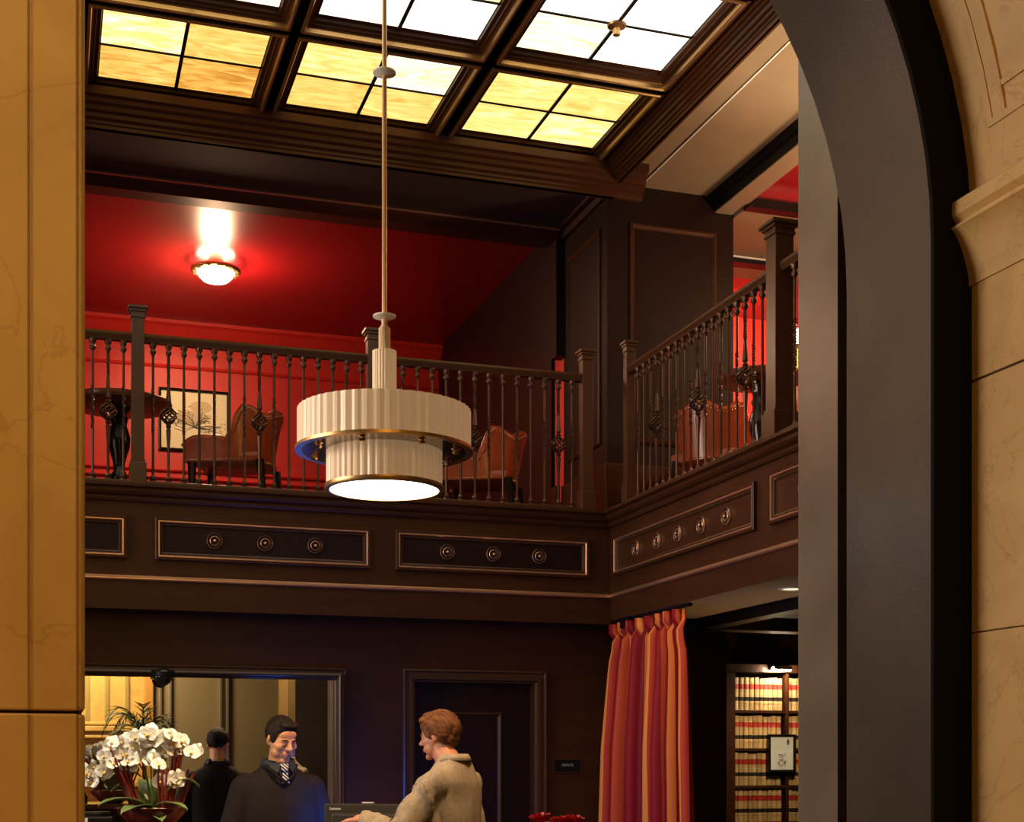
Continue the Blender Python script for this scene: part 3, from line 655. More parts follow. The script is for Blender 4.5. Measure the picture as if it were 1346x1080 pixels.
# ---------------------------------------------------------------- lower right: curtain, bookcase, books, picture lamp
def curtain():
    t = thing('curtain', 'floor length striped crimson and gold silk curtain with pinch pleats', 'curtain', (3.60, 8.2, 0))
    m = bpy.data.materials.new('striped_silk'); m.use_nodes = True
    N, L = m.node_tree.nodes, m.node_tree.links; bs = N['Principled BSDF']; bs.inputs['Roughness'].default_value = .6; bs.inputs['Specular IOR Level'].default_value = .2
    at = N.new('ShaderNodeAttribute'); at.attribute_name = 'stripe'
    fr = N.new('ShaderNodeMath'); fr.operation = 'FRACT'; L.new(at.outputs['Fac'], fr.inputs[0])
    r = N.new('ShaderNodeValToRGB'); r.color_ramp.interpolation = 'CONSTANT'; e = r.color_ramp.elements
    cols = [(0, (.27, .008, .012)), (.30, (.52, .07, .02)), (.45, (.78, .27, .045)), (.57, (.50, .05, .02)), (.68, (.20, .007, .011)), (.90, (.66, .17, .03))]
    e[0].position = 0; e[0].color = (*cols[0][1], 1); e[1].position = .30; e[1].color = (*cols[1][1], 1)
    for p, c in cols[2:]:
        k = e.new(p); k.color = (*c, 1)
    L.new(fr.outputs[0], r.inputs[0]); L.new(r.outputs[0], bs.inputs['Base Color'])
    nu, nv = 260, 40
    NF = 8
    bm = NB(); lay = bm.verts.layers.float.new('stripe')
    A = []
    for i in range(nu+1):
        u = i/nu; row = []
        for j in range(nv+1):
            v = j/nv; z = 2.51*(1-v)+.01*v
            top = max(0, 1-v/.055)
            w0 = .56; w1 = .74
            wv = (v**.8); half = w0+(w1-w0)*wv
            waist = .04*math.exp(-((v-.06)/.03)**2)
            ph = 2*PI*NF*u+.8*math.sin(5*u+1.3)+.5*math.sin(3.1*v+u*9)*v
            amp = .035+.05*min(1, v*3)+.02*v
            if v < .05: amp = .045-.02*v/.05
            y = (half-waist)*(1-2*u)+.02*math.sin(ph*2)*(.3+v)
            x = amp*math.sin(ph)*(.85+.25*math.sin(11*u))
            if v < .045: x = -.045*max(0, math.sin(ph))**.6+.01
            vert = bm.verts.new((x, y+.02, z)); vert[lay] = u*5.6+.1; row.append(vert)
        A.append(row)
    for i in range(nu):
        for j in range(nv): bm.faces.new((A[i][j], A[i+1][j], A[i+1][j+1], A[i][j+1]))
    o = mesh_obj('drape', bm, m, t, smooth=True); s = o.modifiers.new('s', 'SOLIDIFY'); s.thickness = .003
    b = NB(); tube(b, [(.0, -.62, 2.522), (.0, .62, 2.522)], .011, 10); mesh_obj('curtain_rod', b, M['black'], t)
curtain()
# dark wall behind the curtain, pilaster and bookcase
sbox('wall_right_9', 4.45, 4.55, 9.2, 10.42, 0, 2.66, M['wood'])
bc = thing('bookcase', 'dark wooden bookcase filled with law books beyond the curtain', 'bookcase', (5.18, 10.1, 0))
bx0 = 0.0; bxm = .455; bx1 = .92; bd = .26
def bpart(name, x0, x1, y0, y1, z0, z1, m=None): 
    b = NB(); box(b, x0, x1, y0, y1, z0, z1, .003); return mesh_obj(name, b, m or M['wood'], bc)
bpart('side_panel', -.155, -.0, -.01, bd, 0, 2.36); bpart('side_panel', bx1, bx1+.05, 0, bd, 0, 2.36); bpart('upright', bxm, bxm+.028, 0, bd, .08, 2.31)
bpart('back_panel', -.15, bx1+.04, bd, bd+.02, 0, 2.36); bpart('cornice', -.17, bx1+.07, -.03, bd, 2.305, 2.37); bpart('plinth', -.15, bx1+.05, .01, bd, 0, .08)
b = NB(); box(b, -.155, -.135, -.022, -.01, .3, 2.3, .003); mesh_obj('stile_highlight', b, M['white'], bc);  # white strip paints the highlight along the stile edge
shelf_z = [2.006, 1.703, 1.406, 1.116, .82, .45]
for z in shelf_z: bpart('shelf', 0, bx1, .005, bd, z-.024, z)
def book_mat():
    m = bpy.data.materials.new('law_book_calf'); m.use_nodes = True
    N, L = m.node_tree.nodes, m.node_tree.links; b = N['Principled BSDF']; b.inputs['Roughness'].default_value = .5
    tc = N.new('ShaderNodeTexCoord'); sp = N.new('ShaderNodeSeparateXYZ'); L.new(tc.outputs['Object'], sp.inputs[0])
    dv = N.new('ShaderNodeMath'); dv.operation = 'DIVIDE'; L.new(sp.outputs['Z'], dv.inputs[0]); dv.inputs[1].default_value = .26
    r = N.new('ShaderNodeValToRGB'); r.color_ramp.interpolation = 'CONSTANT'; e = r.color_ramp.elements
    tan, red, blk, gilt = (.62, .40, .17), (.50, .035, .02), (.03, .018, .012), (.75, .55, .25)
    seq = [(0, tan), (.265, gilt), (.275, blk), (.40, gilt), (.41, tan), (.50, gilt), (.51, tan), (.63, gilt), (.64, red), (.79, gilt), (.80, tan)]
    e[0].position = 0; e[0].color = (*seq[0][1], 1); e[1].position = seq[1][0]; e[1].color = (*seq[1][1], 1)
    for p, c in seq[2:]:
        k = e.new(p); k.color = (*c, 1)
    L.new(dv.outputs[0], r.inputs[0])
    inf = N.new('ShaderNodeObjectInfo'); hv = N.new('ShaderNodeHueSaturation')
    mr = N.new('ShaderNodeMapRange'); mr.inputs[3].default_value = .75; mr.inputs[4].default_value = 1.2; L.new(inf.outputs['Random'], mr.inputs[0]); L.new(mr.outputs[0], hv.inputs['Value'])
    L.new(r.outputs[0], hv.inputs['Color']); L.new(hv.outputs[0], b.inputs['Base Color'])
    return m
bkm = book_mat(); page = mat('page_edges', (.75, .66, .48), .8)
def book_mesh(wd, h, d=.17):
    b = NB(); n = 6; P_ = [(-wd/2, d), (-wd/2, .012)]
    for i in range(1, n): a = PI-PI*i/n; P_.append((wd/2*math.cos(a), .012-.012*math.sin(a)))
    P_ += [(wd/2, .012), (wd/2, d)]
    extrude(b, P_, lambda a, c, t: (a, c, t), 0, h); fixn(b)
    for z in (.055, .10, .17, .21):        # raised bands
        pts = [(wd/2*.98*math.cos(PI-PI*i/n), .011-.013*math.sin(PI-PI*i/n), z) for i in range(n+1)]; tube(b, pts, .0022, 4)
    o = mesh_obj('book', b, bkm); me = o.data; bpy.data.objects.remove(o); return me
BK = [book_mesh(.040, .255), book_mesh(.042, .262), book_mesh(.037, .250), book_mesh(.044, .258)]
rn = ['top shelf', 'second shelf', 'third shelf', 'lowest visible shelf']
ORD = ['first', 'second', 'third', 'fourth', 'fifth', 'sixth', 'seventh', 'eighth', 'ninth', 'tenth', 'eleventh', 'twelfth', 'thirteenth']
rb = random.Random(11)
for si in range(4):
    for side, xa, xb in (('left', .006, .452), ('right', .488, .915)):
        x = xa; nb_ = 0
        while True:
            k = rb.randrange(4); wd = [.040, .042, .037, .044][k]
            if x+wd > xb: break
            if si == 2 and (x > .28 and side == 'left' or side == 'right' and x < .62):
                pass
            o = bpy.data.objects.new('book', BK[k]); COL.objects.link(o); o.location = (5.18+x+wd/2, 10.1+.02+rb.uniform(0, .008), shelf_z[si]+.0005)
            g = 'law books on the %s, %s bay' % (rn[si], side)
            tag(o, 'tan law book with red band, %s from left, %s, %s bay' % (ORD[nb_], rn[si], side), 'book', g); nb_ += 1
            x += wd+.0015
pc = thing('framed_print', 'small framed drawing hung on the front of the bookcase', 'picture', (5.583, 10.075, 1.662))
b = NB(); frame(b, lambda u, v, h: (u, -h, v), -.122, .122, -.152, .152, [(0, -.02), (0, .012), (.006, .016), (.018, .012), (.022, .004), (.022, 0)]); fixn(b); mesh_obj('frame', b, M['black_wood'], pc)
b = NB(); box(b, -.105, .105, -.003, .016, -.135, .135); mesh_obj('sheet', b, M['white_paper'], pc)
b = NB(); ell(b, (.055, -.004, .092), (.013, .001, .022), sub=2); tube(b, [(.046, -.004, .07), (.064, -.004, .07)], .003, 4)
rq = random.Random(5)
for k in range(16):
    x, z = rq.uniform(-.035, .035), rq.uniform(-.09, -.01); tube(b, [(x, -.0042, z), (x+rq.uniform(-.02, .02), -.0042, z+rq.uniform(-.025, .025)), (x+rq.uniform(-.03, .03), -.0042, z+.02)], .0018, 4)
mesh_obj('ink_drawing', b, M['ink'], pc)
# picture lamp on a swan arm
wl = thing('picture_lamp', 'brass swan arm picture lamp lit above the bookcase', 'lamp', (5.42, 10.405, 2.45))
b = NB(); lathe(b, [(.07, 0), (.07, .008), (.06, .014), (.045, .014), (.04, .024), (.02, .03), (.012, .045)], 24); b.transform(Matrix.Rotation(PI/2, 4, 'X')); auto(mesh_obj('wall_rose', b, M['iron'], wl))
b = NB(); tube(b, [(0, -.03, 0), (.03, -.18, .05), (.08, -.33, .04), (.12, -.40, -.05), (.13, -.40, -.09)], .006, 8); mesh_obj('arm', b, M['iron'], wl)
b = NB()
n = 10; P_ = [(.032*math.cos(PI*i/n), .032*math.sin(PI*i/n)) for i in range(n+1)]; P_ += [(.027*math.cos(PI-PI*i/n), .027*math.sin(PI-PI*i/n)) for i in range(n+1)]
extrude(b, P_, lambda a, c, t: (t, a-.40, c-.125), .045, .205); fixn(b); auto(mesh_obj('shade', b, M['brass'], wl), 40)
b = NB(); tube(b, [(.05, -.40, -.118), (.20, -.40, -.118)], .016, 10); mesh_obj('bulb_tube', b, mat('lit_tube', (1, 1, 1), .4, emit=(1, .86, .60), es=260), wl)
# recessed downlight in the side soffit
dl = thing('downlight', 'round recessed downlight in the soffit under the side balcony', 'downlight', (3.83, 6.80, 2.535))
b = NB(); lathe(b, [(.075, 0), (.075, -.006), (.058, -.008), (.055, 0)], 32); fixn(b); mesh_obj('trim_ring', b, M['white'], dl)
b = NB(); lathe(b, [(.054, -.0035), (.05, -.0045)], 24); fixn(b); mesh_obj('lens', b, mat('lit_downlight', (1, 1, 1), .4, emit=(1, .8, .5), es=1.2), dl)
# small globe lamp beyond the side balustrade
fl = thing('floor_lamp', 'slim floor lamp with small glowing globe behind the side balustrade', 'lamp', (4.60, 8.10, BF))
b = NB(); lathe(b, [(.09, 0), (.09, .015), (.02, .03), (.008, .05), (.008, 1.06), (.02, 1.07), (.028, 1.085)], 16); auto(mesh_obj('stand', b, M['brass'], fl))
b = NB(); ell(b, (0, 0, 1.135), (.052, .052, .056)); mesh_obj('globe', b, mat('lit_globe', (1, 1, 1), .4, emit=(1, .72, .36), es=14), fl, smooth=True)

# ---------------------------------------------------------------- mirror on the back wall, dome camera, sign
mr_ = thing('wall_mirror', 'large mirror in a stepped dark frame behind the reception desk', 'mirror', (.5, 9.0, 1.5))
b = NB(); box(b, -1.35-.5, 1.755-.5, -.02, -.012, .42-1.5, 2.118-1.5); mesh_obj('mirror_glass', b, M['mirror'], mr_)
b = NB(); frame(b, lambda u, v, h: (u-.5, -h, v-1.5), -1.45, 1.828, .34, 2.194, [(0, 0), (0, .055), (.010, .062), (.018, .05), (.03, .05), (.034, .075), (.048, .082), (.056, .075), (.058, .045), (.068, .04), (.075, .021)]); fixn(b); mesh_obj('frame', b, M['rail'], mr_)
dc = thing('dome_camera', 'small black ceiling dome hung at the top edge of the mirror', 'camera', (.675, 8.905, 2.13))
b = NB(); box(b, -.07, .07, -.02, .0, -.005, .03, .004); mesh_obj('bracket', b, M['black'], dc)
b = NB(); lathe(b, [(.06, .012), (.06, -.012), (.056, -.016)], 24, 0, -.06); mesh_obj('collar', b, M['black'], dc)
b = NB(); ell(b, (0, -.06, -.014), (.052, .052, .058)); mesh_obj('dome', b, mat('smoked_dome', (.02, .02, .02), .06, coat=.5), dc, smooth=True)
def text(name, body, size, loc, rot, m, parent):
    cu = bpy.data.curves.new(name, 'FONT'); cu.body = body; cu.size = size; cu.align_x = 'CENTER'; cu.align_y = 'CENTER'; cu.extrude = .0006
    o = bpy.data.objects.new(name, cu); COL.objects.link(o); dg = bpy.context.evaluated_depsgraph_get()
    me = bpy.data.meshes.new_from_object(o.evaluated_get(dg)); bpy.data.objects.remove(o)
    me.materials.clear(); me.materials.append(m)
    t = bpy.data.objects.new(name, me); COL.objects.link(t); t.location = loc; t.rotation_euler = rot; t.parent = parent
    return t
sg = thing('door_sign', 'small black name plate on the dark wall right of the door', 'sign', (3.353, 9.0, 1.568))
b = NB(); box(b, -.098, .098, -.008, 0, -.044, .044, .002); mesh_obj('plate', b, M['black'], sg)
b = NB(); frame(b, lambda u, v, h: (u, -.008-h, v), -.1, .1, -.046, .046, [(0, -.008), (0, .003), (.004, .003), (.004, -.001)]); fixn(b); mesh_obj('border', b, mat('dull_bronze', (.10, .06, .05), .4, metal=.5), sg)
text('lettering', 'OFFICE', .026, (0, -.0085, .004), (PI/2, 0, 0), mat('sign_letters', (.42, .34, .30), .5), sg)

# ---------------------------------------------------------------- reception counter and what stands on it
rc = thing('reception_counter', 'dark wooden reception counter below the frame between the two men', 'counter', (.6, 6.8, 0))
def cp(name, x0, x1, y0, y1, z0, z1, m, bev=.004):
    b = NB(); box(b, x0-.6, x1-.6, y0-6.8, y1-6.8, z0, z1, bev); return mesh_obj(name, b, m, rc)
cp('front_panel', -1.2, 1.62, 6.78, 6.84, 0, 1.245, M['wood']); cp('ledge_top', -1.25, 1.66, 6.72, 7.02, 1.245, 1.28, M['table'])
cp('work_top', -1.2, 1.62, 6.84, 7.36, .90, .94, M['table']); cp('side_panel', 1.58, 1.62, 6.84, 7.34, 0, .90, M['wood']); cp('side_panel', -1.2, -1.16, 6.84, 7.34, 0, .90, M['wood'])
for x in (-1.1, -.2, .7):
    b = NB(); frame(b, lambda u, v, h: (u-.6, -.02-h, v), x, x+.8, .15, 1.1, [(0, 0), (0, .014), (.014, .018), (.03, .004), (.034, 0)]); fixn(b); mesh_obj('panel_moulding', b, M['rail'], rc)
# monitor, seen from behind
mo = thing('monitor', 'black computer monitor seen from behind, in front of the man in dark sweater', 'monitor', (1.565, 7.12, .94), math.radians(-32))
plas = mat('black_plastic', (.030, .024, .017), .42, bump=.05, bscale=200)
b = NB(); box(b, -.235, .235, -.018, .018, .13, .442, .008); mesh_obj('case', b, plas, mo)
b = NB(); box(b, -.19, .19, -.045, -.016, .15, .395, .015); mesh_obj('back_cover', b, plas, mo)
b = NB(); box(b, -.222, .222, .0185, .0195, .145, .43); mesh_obj('screen', b, mat('blue_screen', (.01, .02, .05), .3, emit=(.010, .15, 1.0), es=34), mo)
b = NB(); box(b, -.035, .035, -.06, -.02, .02, .30, .006); mesh_obj('neck', b, plas, mo)
b = NB(); box(b, -.12, .12, -.10, .10, .0, .018, .006); mesh_obj('foot', b, plas, mo)
b = NB(); box(b, -.03, .03, -.012, .012, .443, .450, .002); mesh_obj('clip', b, mat('pale_clip', (.55, .48, .55), .5), mo)
text('lettering', 'Lenovo', .020, (-.172, -.019, .416), (PI/2, 0, 0), mat('white_letters', (.95, .95, .95), .5, emit=(1, 1, 1), es=0), mo)
kb = thing('keyboard', 'black computer keyboard on the desk behind the monitor', 'keyboard', (1.16, 7.22, .94))
b = NB(); box(b, -.2, .2, -.06, .06, 0, .018, .004); mesh_obj('case', b, plas, kb)
b = NB()
for i in range(14):
    for j in range(5): box(b, -.19+i*.0272, -.19+i*.0272+.023, -.053+j*.0215, -.053+j*.0215+.018, .018, .025)
o = mesh_obj('keys', b, M['black'], kb); o['kind'] = 'stuff'
tb = thing('card_terminal', 'black card terminal with white label at the left end of counter', 'terminal', (.19, 6.83, 1.28))
b = NB(); box(b, -.10, .10, -.06, .06, 0, .065, .008); box(b, -.09, .09, -.02, .06, .06, .085, .006); mesh_obj('body', b, M['black'], tb)
b = NB(); box(b, -.055, -.012, -.0625, -.06, .035, .06); mesh_obj('paper_label', b, M['white_paper'], tb)

# orchid arrangement
oc = thing('orchid_arrangement', 'white orchids with bundles of red twigs in a dark bowl on counter', 'flowers', (.47, 6.86, 1.28))
b = NB(); lathe(b, [(.07, 0), (.075, .004), (.11, .03), (.155, .075), (.165, .10), (.158, .10), (.13, .07), (.001, .055)], 40); fixn(b); auto(mesh_obj('bowl', b, mat('oxblood_bowl', (.10, .012, .010), .2, coat=.4), oc), 50)
ro = random.Random(21)
b = NB()
for k in range(40):
    a, r = ro.uniform(0, 2*PI), .14*math.sqrt(ro.random()); ell(b, (r*math.cos(a), r*math.sin(a), .085+ro.uniform(0, .012)), (.02, .02, .012), sub=1)
o = mesh_obj('moss', b, mat('brown_moss', (.30, .17, .06), .9), oc); o['kind'] = 'stuff'
twig = mat('red_dogwood_bark', (.26, .028, .020), .35, noise_amt=.5, nscale=20, coat=.2)
def bundle(cx, cy, dx, dy, h, n, spread, hv=.03):
    for k in range(n):
        a = 2*PI*k/n; r = spread*math.sqrt((k % 3+1)/3); x0, y0 = cx+r*.6*math.cos(a), cy+r*.6*math.sin(a)
        hh = h+ro.uniform(-hv, hv); pts = []
        for i in range(5):
            t = i/4; pts.append((x0+dx*t+r*.7*math.cos(a)*t+ro.uniform(-.003, .003), y0+dy*t+r*.7*math.sin(a)*t, .06+hh*t))
        b = NB(); tube(b, pts, [.0065, .006, .006, .0055, .005], 6); mesh_obj('twig', b, twig, oc)
bundle(-.055, -.02, -.11, .0, .30, 11, .035)
bundle(.05, -.03, .0, -.02, .22, 7, .028, .02)
bundle(.075, -.02, .05, .0, .33, 8, .022, .04)
bundle(.11, .0, .07, .02, .21, 6, .02, .02)
stem = mat('orchid_stem', (.20, .28, .06), .5)
stems = []
for (x0, y0, x1, y1, hz, droop) in ((0, 0, -.26, -.03, .31, .10), (-.01, .02, -.16, -.02, .35, .03), (.0, .03, -.02, -.06, .36, 0), (.02, 0, .09, -.03, .36, .02), (.03, .02, .20, -.02, .35, .05), (0, -.02, .05, -.09, .28, .06)):
    pts = []
    for i in range(9):
        t = i/8; pts.append(Vector((x0+(x1-x0)*t**2, y0+(y1-y0)*t**2, .08+hz*math.sin(min(1, t*1.12)*PI/2)-droop*max(0, t-.6)/.4)))
    stems.append(pts); b = NB(); tube(b, pts, [.004]*9, 6); mesh_obj('stem', b, stem, oc)
petal = mat('white_petal', (.90, .86, .74), .5, noise_amt=.06, nscale=30); lipm = mat('yellow_lip', (.75, .45, .10), .5)
def blossom_bm():
    b = NB()
    for k, (a, wd, ln) in enumerate(((90, .017, .036), (210, .016, .034), (330, .016, .034), (8, .025, .036), (172, .025, .036))):
        a = math.radians(a); ca, sa = math.cos(a), math.sin(a); n = 4
        rows = []
        for i in range(n+1):
            t = i/n; hw = wd*math.sin(PI*(.12+.80*t))**.7; row = []
            for j in (-1, 0, 1):
                px, pz = t*ln, j*hw; y = -.006*math.sin(PI*t)+(.004 if j == 0 else 0)+(-.002 if k > 2 else 0)
                row.append(b.verts.new((px*ca-pz*sa, y, px*sa+pz*ca)))
            rows.append(row)
        for A, B in zip(rows, rows[1:]):
            for j in range(2): b.faces.new((A[j], B[j], B[j+1], A[j+1]))
    return b
def lip_bm():
    b = NB(); ell(b, (0, -.008, -.006), (.007, .009, .009), sub=1); return b
fl_o = mesh_obj('blossom', blossom_bm(), petal, smooth=True); fl_me = fl_o.data; bpy.data.objects.remove(fl_o)
lp_o = mesh_obj('lip', lip_bm(), lipm, smooth=True); lp_me = lp_o.data; bpy.data.objects.remove(lp_o)
spots = []
for si, pts in enumerate(stems):
    nfl = (15, 17, 14, 12, 11, 5)[si]
    for k in range(nfl):
        t = .52+.48*k/(nfl-1); i = min(7, int(t*8)); p = pts[i].lerp(pts[i+1], t*8-i)
        spots.append(p+Vector((ro.uniform(-.035, .035), ro.uniform(-.05, .01), ro.uniform(-.03, .025))))
for k in range(9): spots.append(Vector((ro.uniform(-.34, -.22), -.03, .245+ro.uniform(-.03, .03))))
for k in range(4): spots.append(Vector((ro.uniform(.02, .12), -.05, .23+ro.uniform(-.015, .02))))
for p in spots:
    f_ = bpy.data.objects.new('blossom', fl_me); COL.objects.link(f_); f_.parent = oc; f_.location = p
    f_.rotation_euler = (ro.uniform(-.5, .25), ro.uniform(-.5, .5), ro.uniform(-.9, .9)); q = ro.uniform(.9, 1.2); f_.scale = (q, q, q)
    l_ = bpy.data.objects.new('lip', lp_me); COL.objects.link(l_); l_.parent = f_
leafm = mat('orchid_leaf', (.17, .23, .06), .35, noise_amt=.5, nscale=6, coat=.3)
for (az, ln, up, wd) in ((200, .24, .05, .05), (230, .21, .02, .045), (165, .17, .10, .05), (-10, .20, .12, .045), (-30, .16, .03, .042), (95, .15, .12, .05), (280, .17, -.01, .045)):
    b = NB(); a = math.radians(az); ca, sa = math.cos(a), math.sin(a); n = 8; rows = []
    for i in range(n+1):
        t = i/n; hw = wd*math.sin(PI*(.1+.9*t)**.9)**.7 if t < 1 else .002; z = .10+up*math.sin(t*PI*.62)*1.3-.05*t*t; r = .02+ln*t
        rows.append([b.verts.new((r*ca-j*hw*sa, r*sa+j*hw*ca, z+.012*abs(j))) for j in (-1, -.5, 0, .5, 1)])
    for A, B in zip(rows, rows[1:]):
        for j in range(4): b.faces.new((A[j], B[j], B[j+1], A[j+1]))
    o = mesh_obj('leaf', b, leafm, oc, smooth=True); o.modifiers.new('s', 'SOLIDIFY').thickness = .003
# red roses on a small table in front
rt = thing('side_table', 'small round table below the frame carrying the red roses', 'table', (1.90, 5.20, 0))
b = NB(); lathe(b, [(.28, .94), (.30, .95), (.30, .968), (.29, .975)], 40); auto(mesh_obj('tabletop', b, M['table'], rt))
b = NB(); lathe(b, [(.18, 0), (.18, .03), (.05, .06), (.035, .3), (.05, .6), (.035, .8), (.09, .94)], 20); auto(mesh_obj('pedestal', b, M['black_wood'], rt), 60)
rv = thing('rose_bouquet', 'red roses in a glass vase, just peeking above the bottom edge', 'flowers', (1.90, 5.20, .975))
b = NB(); lathe(b, [(.05, 0), (.055, .01), (.05, .10), (.065, .21), (.061, .21), (.046, .10), (.05, .012), (.001, .012)], 28); fixn(b); auto(mesh_obj('vase', b, mat('clear_vase', (.9, .95, .95), .02, trans=.95), rv), 40)
rosem = mat('red_rose_petals', (.62, .012, .020), .45, noise_amt=.3, nscale=30)
def rose_bm():
    b = NB()
    for ring, (n, r, h, op) in enumerate(((4, .008, .030, 0), (5, .015, .029, .004), (6, .022, .026, .010))):
        for k in range(n):
            a0 = 2*PI*k/n+ring*.5; rows = []
            for i in range(4):
                t = i/3; rr = r*(.45+.65*math.sin(t*PI*.55))+op*t*t; row = []
                for j in range(5):
                    a = a0+(j-2)/4*2*PI/n*1.35; row.append(b.verts.new((rr*math.cos(a), rr*math.sin(a), h*t-.004*abs(j-2)*t)))
                rows.append(row)
            for A, B in zip(rows, rows[1:]):
                for j in range(4): b.faces.new((A[j], A[j+1], B[j+1], B[j]))
    return b
o = mesh_obj('rose', rose_bm(), rosem, smooth=True); rme = o.data; bpy.data.objects.remove(o)
for k, (x, y, z) in enumerate(((-.085, -.03, .392), (-.045, .03, .355), (-.005, -.05, .345), (.015, .02, .378), (.055, -.02, .355), (.075, .03, .382), (.09, -.06, .33), (-.09, -.08, .33), (-.03, -.09, .32), (.03, .07, .34))):
    b = NB(); tube(b, [(x*.2, y*.2, .02), (x*.5, y*.5, .2), (x, y, z)], .0028, 5); mesh_obj('stem', b, stem, rv)
    f_ = bpy.data.objects.new('rose', rme); COL.objects.link(f_); f_.parent = rv; f_.location = (x, y, z-.004); f_.rotation_euler = (-y*2, x*2, k); f_.scale = (1.25,)*3
for k in range(8):
    a = k*.8; b = NB(); rows = []
    for i in range(5):
        t = i/4; hw = .016*math.sin(PI*(.05+.95*t)) if t < 1 else .001; r = .03+.06*t
        rows.append([b.verts.new((r*math.cos(a)-j*hw*math.sin(a), r*math.sin(a)+j*hw*math.cos(a), .27+.03*math.sin(t*2)+.004*abs(j))) for j in (-1, 0, 1)])
    for A, B in zip(rows, rows[1:]):
        for j in range(2): b.faces.new((A[j], B[j], B[j+1], A[j+1]))
    mesh_obj('leaf', b, leafm, rv, smooth=True)
# palm in the lobby behind the camera (seen in the mirror)
pl = thing('potted_palm', 'dark potted palm seen reflected in the mirror behind white orchids', 'plant', (1.24, -1.6, 0))
b = NB(); lathe(b, [(.18, 0), (.20, .02), (.25, .42), (.24, .44), (.21, .42), (.20, .38), (.001, .38)], 28); fixn(b); auto(mesh_obj('pot', b, M['black_wood'], pl), 40)
b = NB(); tube(b, [(0, 0, .35), (.02, 0, .9), (0, .02, 1.5), (.01, 0, 1.95)], [.04, .035, .03, .025], 10); mesh_obj('trunk', b, M['wood'], pl)
pgreen = mat('dark_palm_leaf', (.025, .035, .010), .5)
rp_ = random.Random(8)
for k in range(24):
    az = 2*PI*k/24+rp_.uniform(-.2, .2); b = NB(); L_ = rp_.uniform(.45, .65); up = rp_.uniform(.15, .6)
    pts = [Vector((L_*t*math.cos(az), L_*t*math.sin(az), 1.93+up*math.sin(t*1.9)-.35*t*t)) for t in [i/9 for i in range(10)]]
    tube(b, pts, .006, 5)
    for i in range(1, 10):
        d = (pts[i]-pts[i-1]).normalized(); s_ = d.cross(Vector((0, 0, 1))).normalized()
        for sg_ in (-1, 1):
            p = pts[i]; e_ = p+d*.20+s_*sg_*.12-Vector((0, 0, .06)); n_ = d*.024+s_*sg_*.004
            b.faces.new([b.verts.new(q) for q in (p-n_, p+n_, e_)])
    mesh_obj('frond', b, pgreen, pl)

# ---------------------------------------------------------------- people
def remesh(bm, vox, smooth=2, name='tmp'):
    o = mesh_obj(name, bm, M['white']); md = o.modifiers.new('r', 'REMESH'); md.mode = 'VOXEL'; md.voxel_size = vox
    if smooth: s_ = o.modifiers.new('s', 'SMOOTH'); s_.iterations = smooth; s_.factor = .5
    dg = bpy.context.evaluated_depsgraph_get(); dg.update()
    me = bpy.data.meshes.new_from_object(o.evaluated_get(dg)); bpy.data.objects.remove(o)
    return me
def mesh_from(name, me, m, parent):
    me.materials.clear(); me.materials.append(m)
    for p in me.polygons: p.use_smooth = True
    o = bpy.data.objects.new(name, me); COL.objects.link(o); o.parent = parent; me.name = name; return o
def loft(bm, rings, seg=28):
    """rings = list of (cx, cy, cz, rx, ry, power)"""
    R = []
    for (cx, cy, cz, rx, ry, pw) in rings:
        ring = []
        for k in range(seg):
            a = 2*PI*k/seg; c, s = math.cos(a), math.sin(a)
            ring.append(bm.verts.new((cx+rx*math.copysign(abs(c)**pw, c), cy+ry*math.copysign(abs(s)**pw, s), cz)))
        R.append(ring)
    for A, B in zip(R, R[1:]):
        for k in range(seg): bm.faces.new((A[k], A[(k+1) % seg], B[(k+1) % seg], B[k]))
    bm.faces.new(list(reversed(R[0]))); bm.faces.new(R[-1])
def head_parts(fat=0):
    b = NB()
    ell(b, (0, -.014, .036), (.077, .098, .086), sub=4)
    ell(b, (0, .027, -.014), (.069+.004*fat, .066, .090), sub=4)
    ell(b, (0, .026, -.066), (.058+.007*fat, .060, .046), sub=3)
    ell(b, (0, .075, -.098), (.025+.004*fat, .021, .019), sub=3)
    if fat: ell(b, (0, .035, -.105), (.050, .048, .028), sub=3)
    for s in (-1, 1):
        ell(b, (s*.042, .056, -.018), (.026, .032, .026), sub=3); ell(b, (s*.046, .040, -.055), (.022+.004*fat, .036, .036), sub=3)
        ell(b, (s*.028, .082, .022), (.022, .0125, .0085), (0, s*.1, -s*.35), sub=3)
        ell(b, (s*.031, .0795, .0015), (.0155, .0125, .0105), sub=3)          # closed lids over the eyes
        ell(b, (s*.0115, .099, -.0255), (.0085, .010, .0075), sub=2)
        ell(b, (s*.0785, -.010, .002), (.0075, .020, .031), (-.25, 0, -s*.35), sub=3)
        ell(b, (s*.0775, -.002, -.022), (.006, .010, .012), sub=2)
    ell(b, (0, .070, .050), (.050, .020, .034), sub=3)
    capsule(b, (0, .086, .018), .0085, (0, .116, -.021), .0122)
    ell(b, (0, .0885, -.054), (.028, .012, .017), sub=3)
    ell(b, (0, .0965, -.0545), (.021, .0085, .0052), sub=3); ell(b, (0, .0955, -.0660), (.019, .0085, .0062), sub=3)
    return b
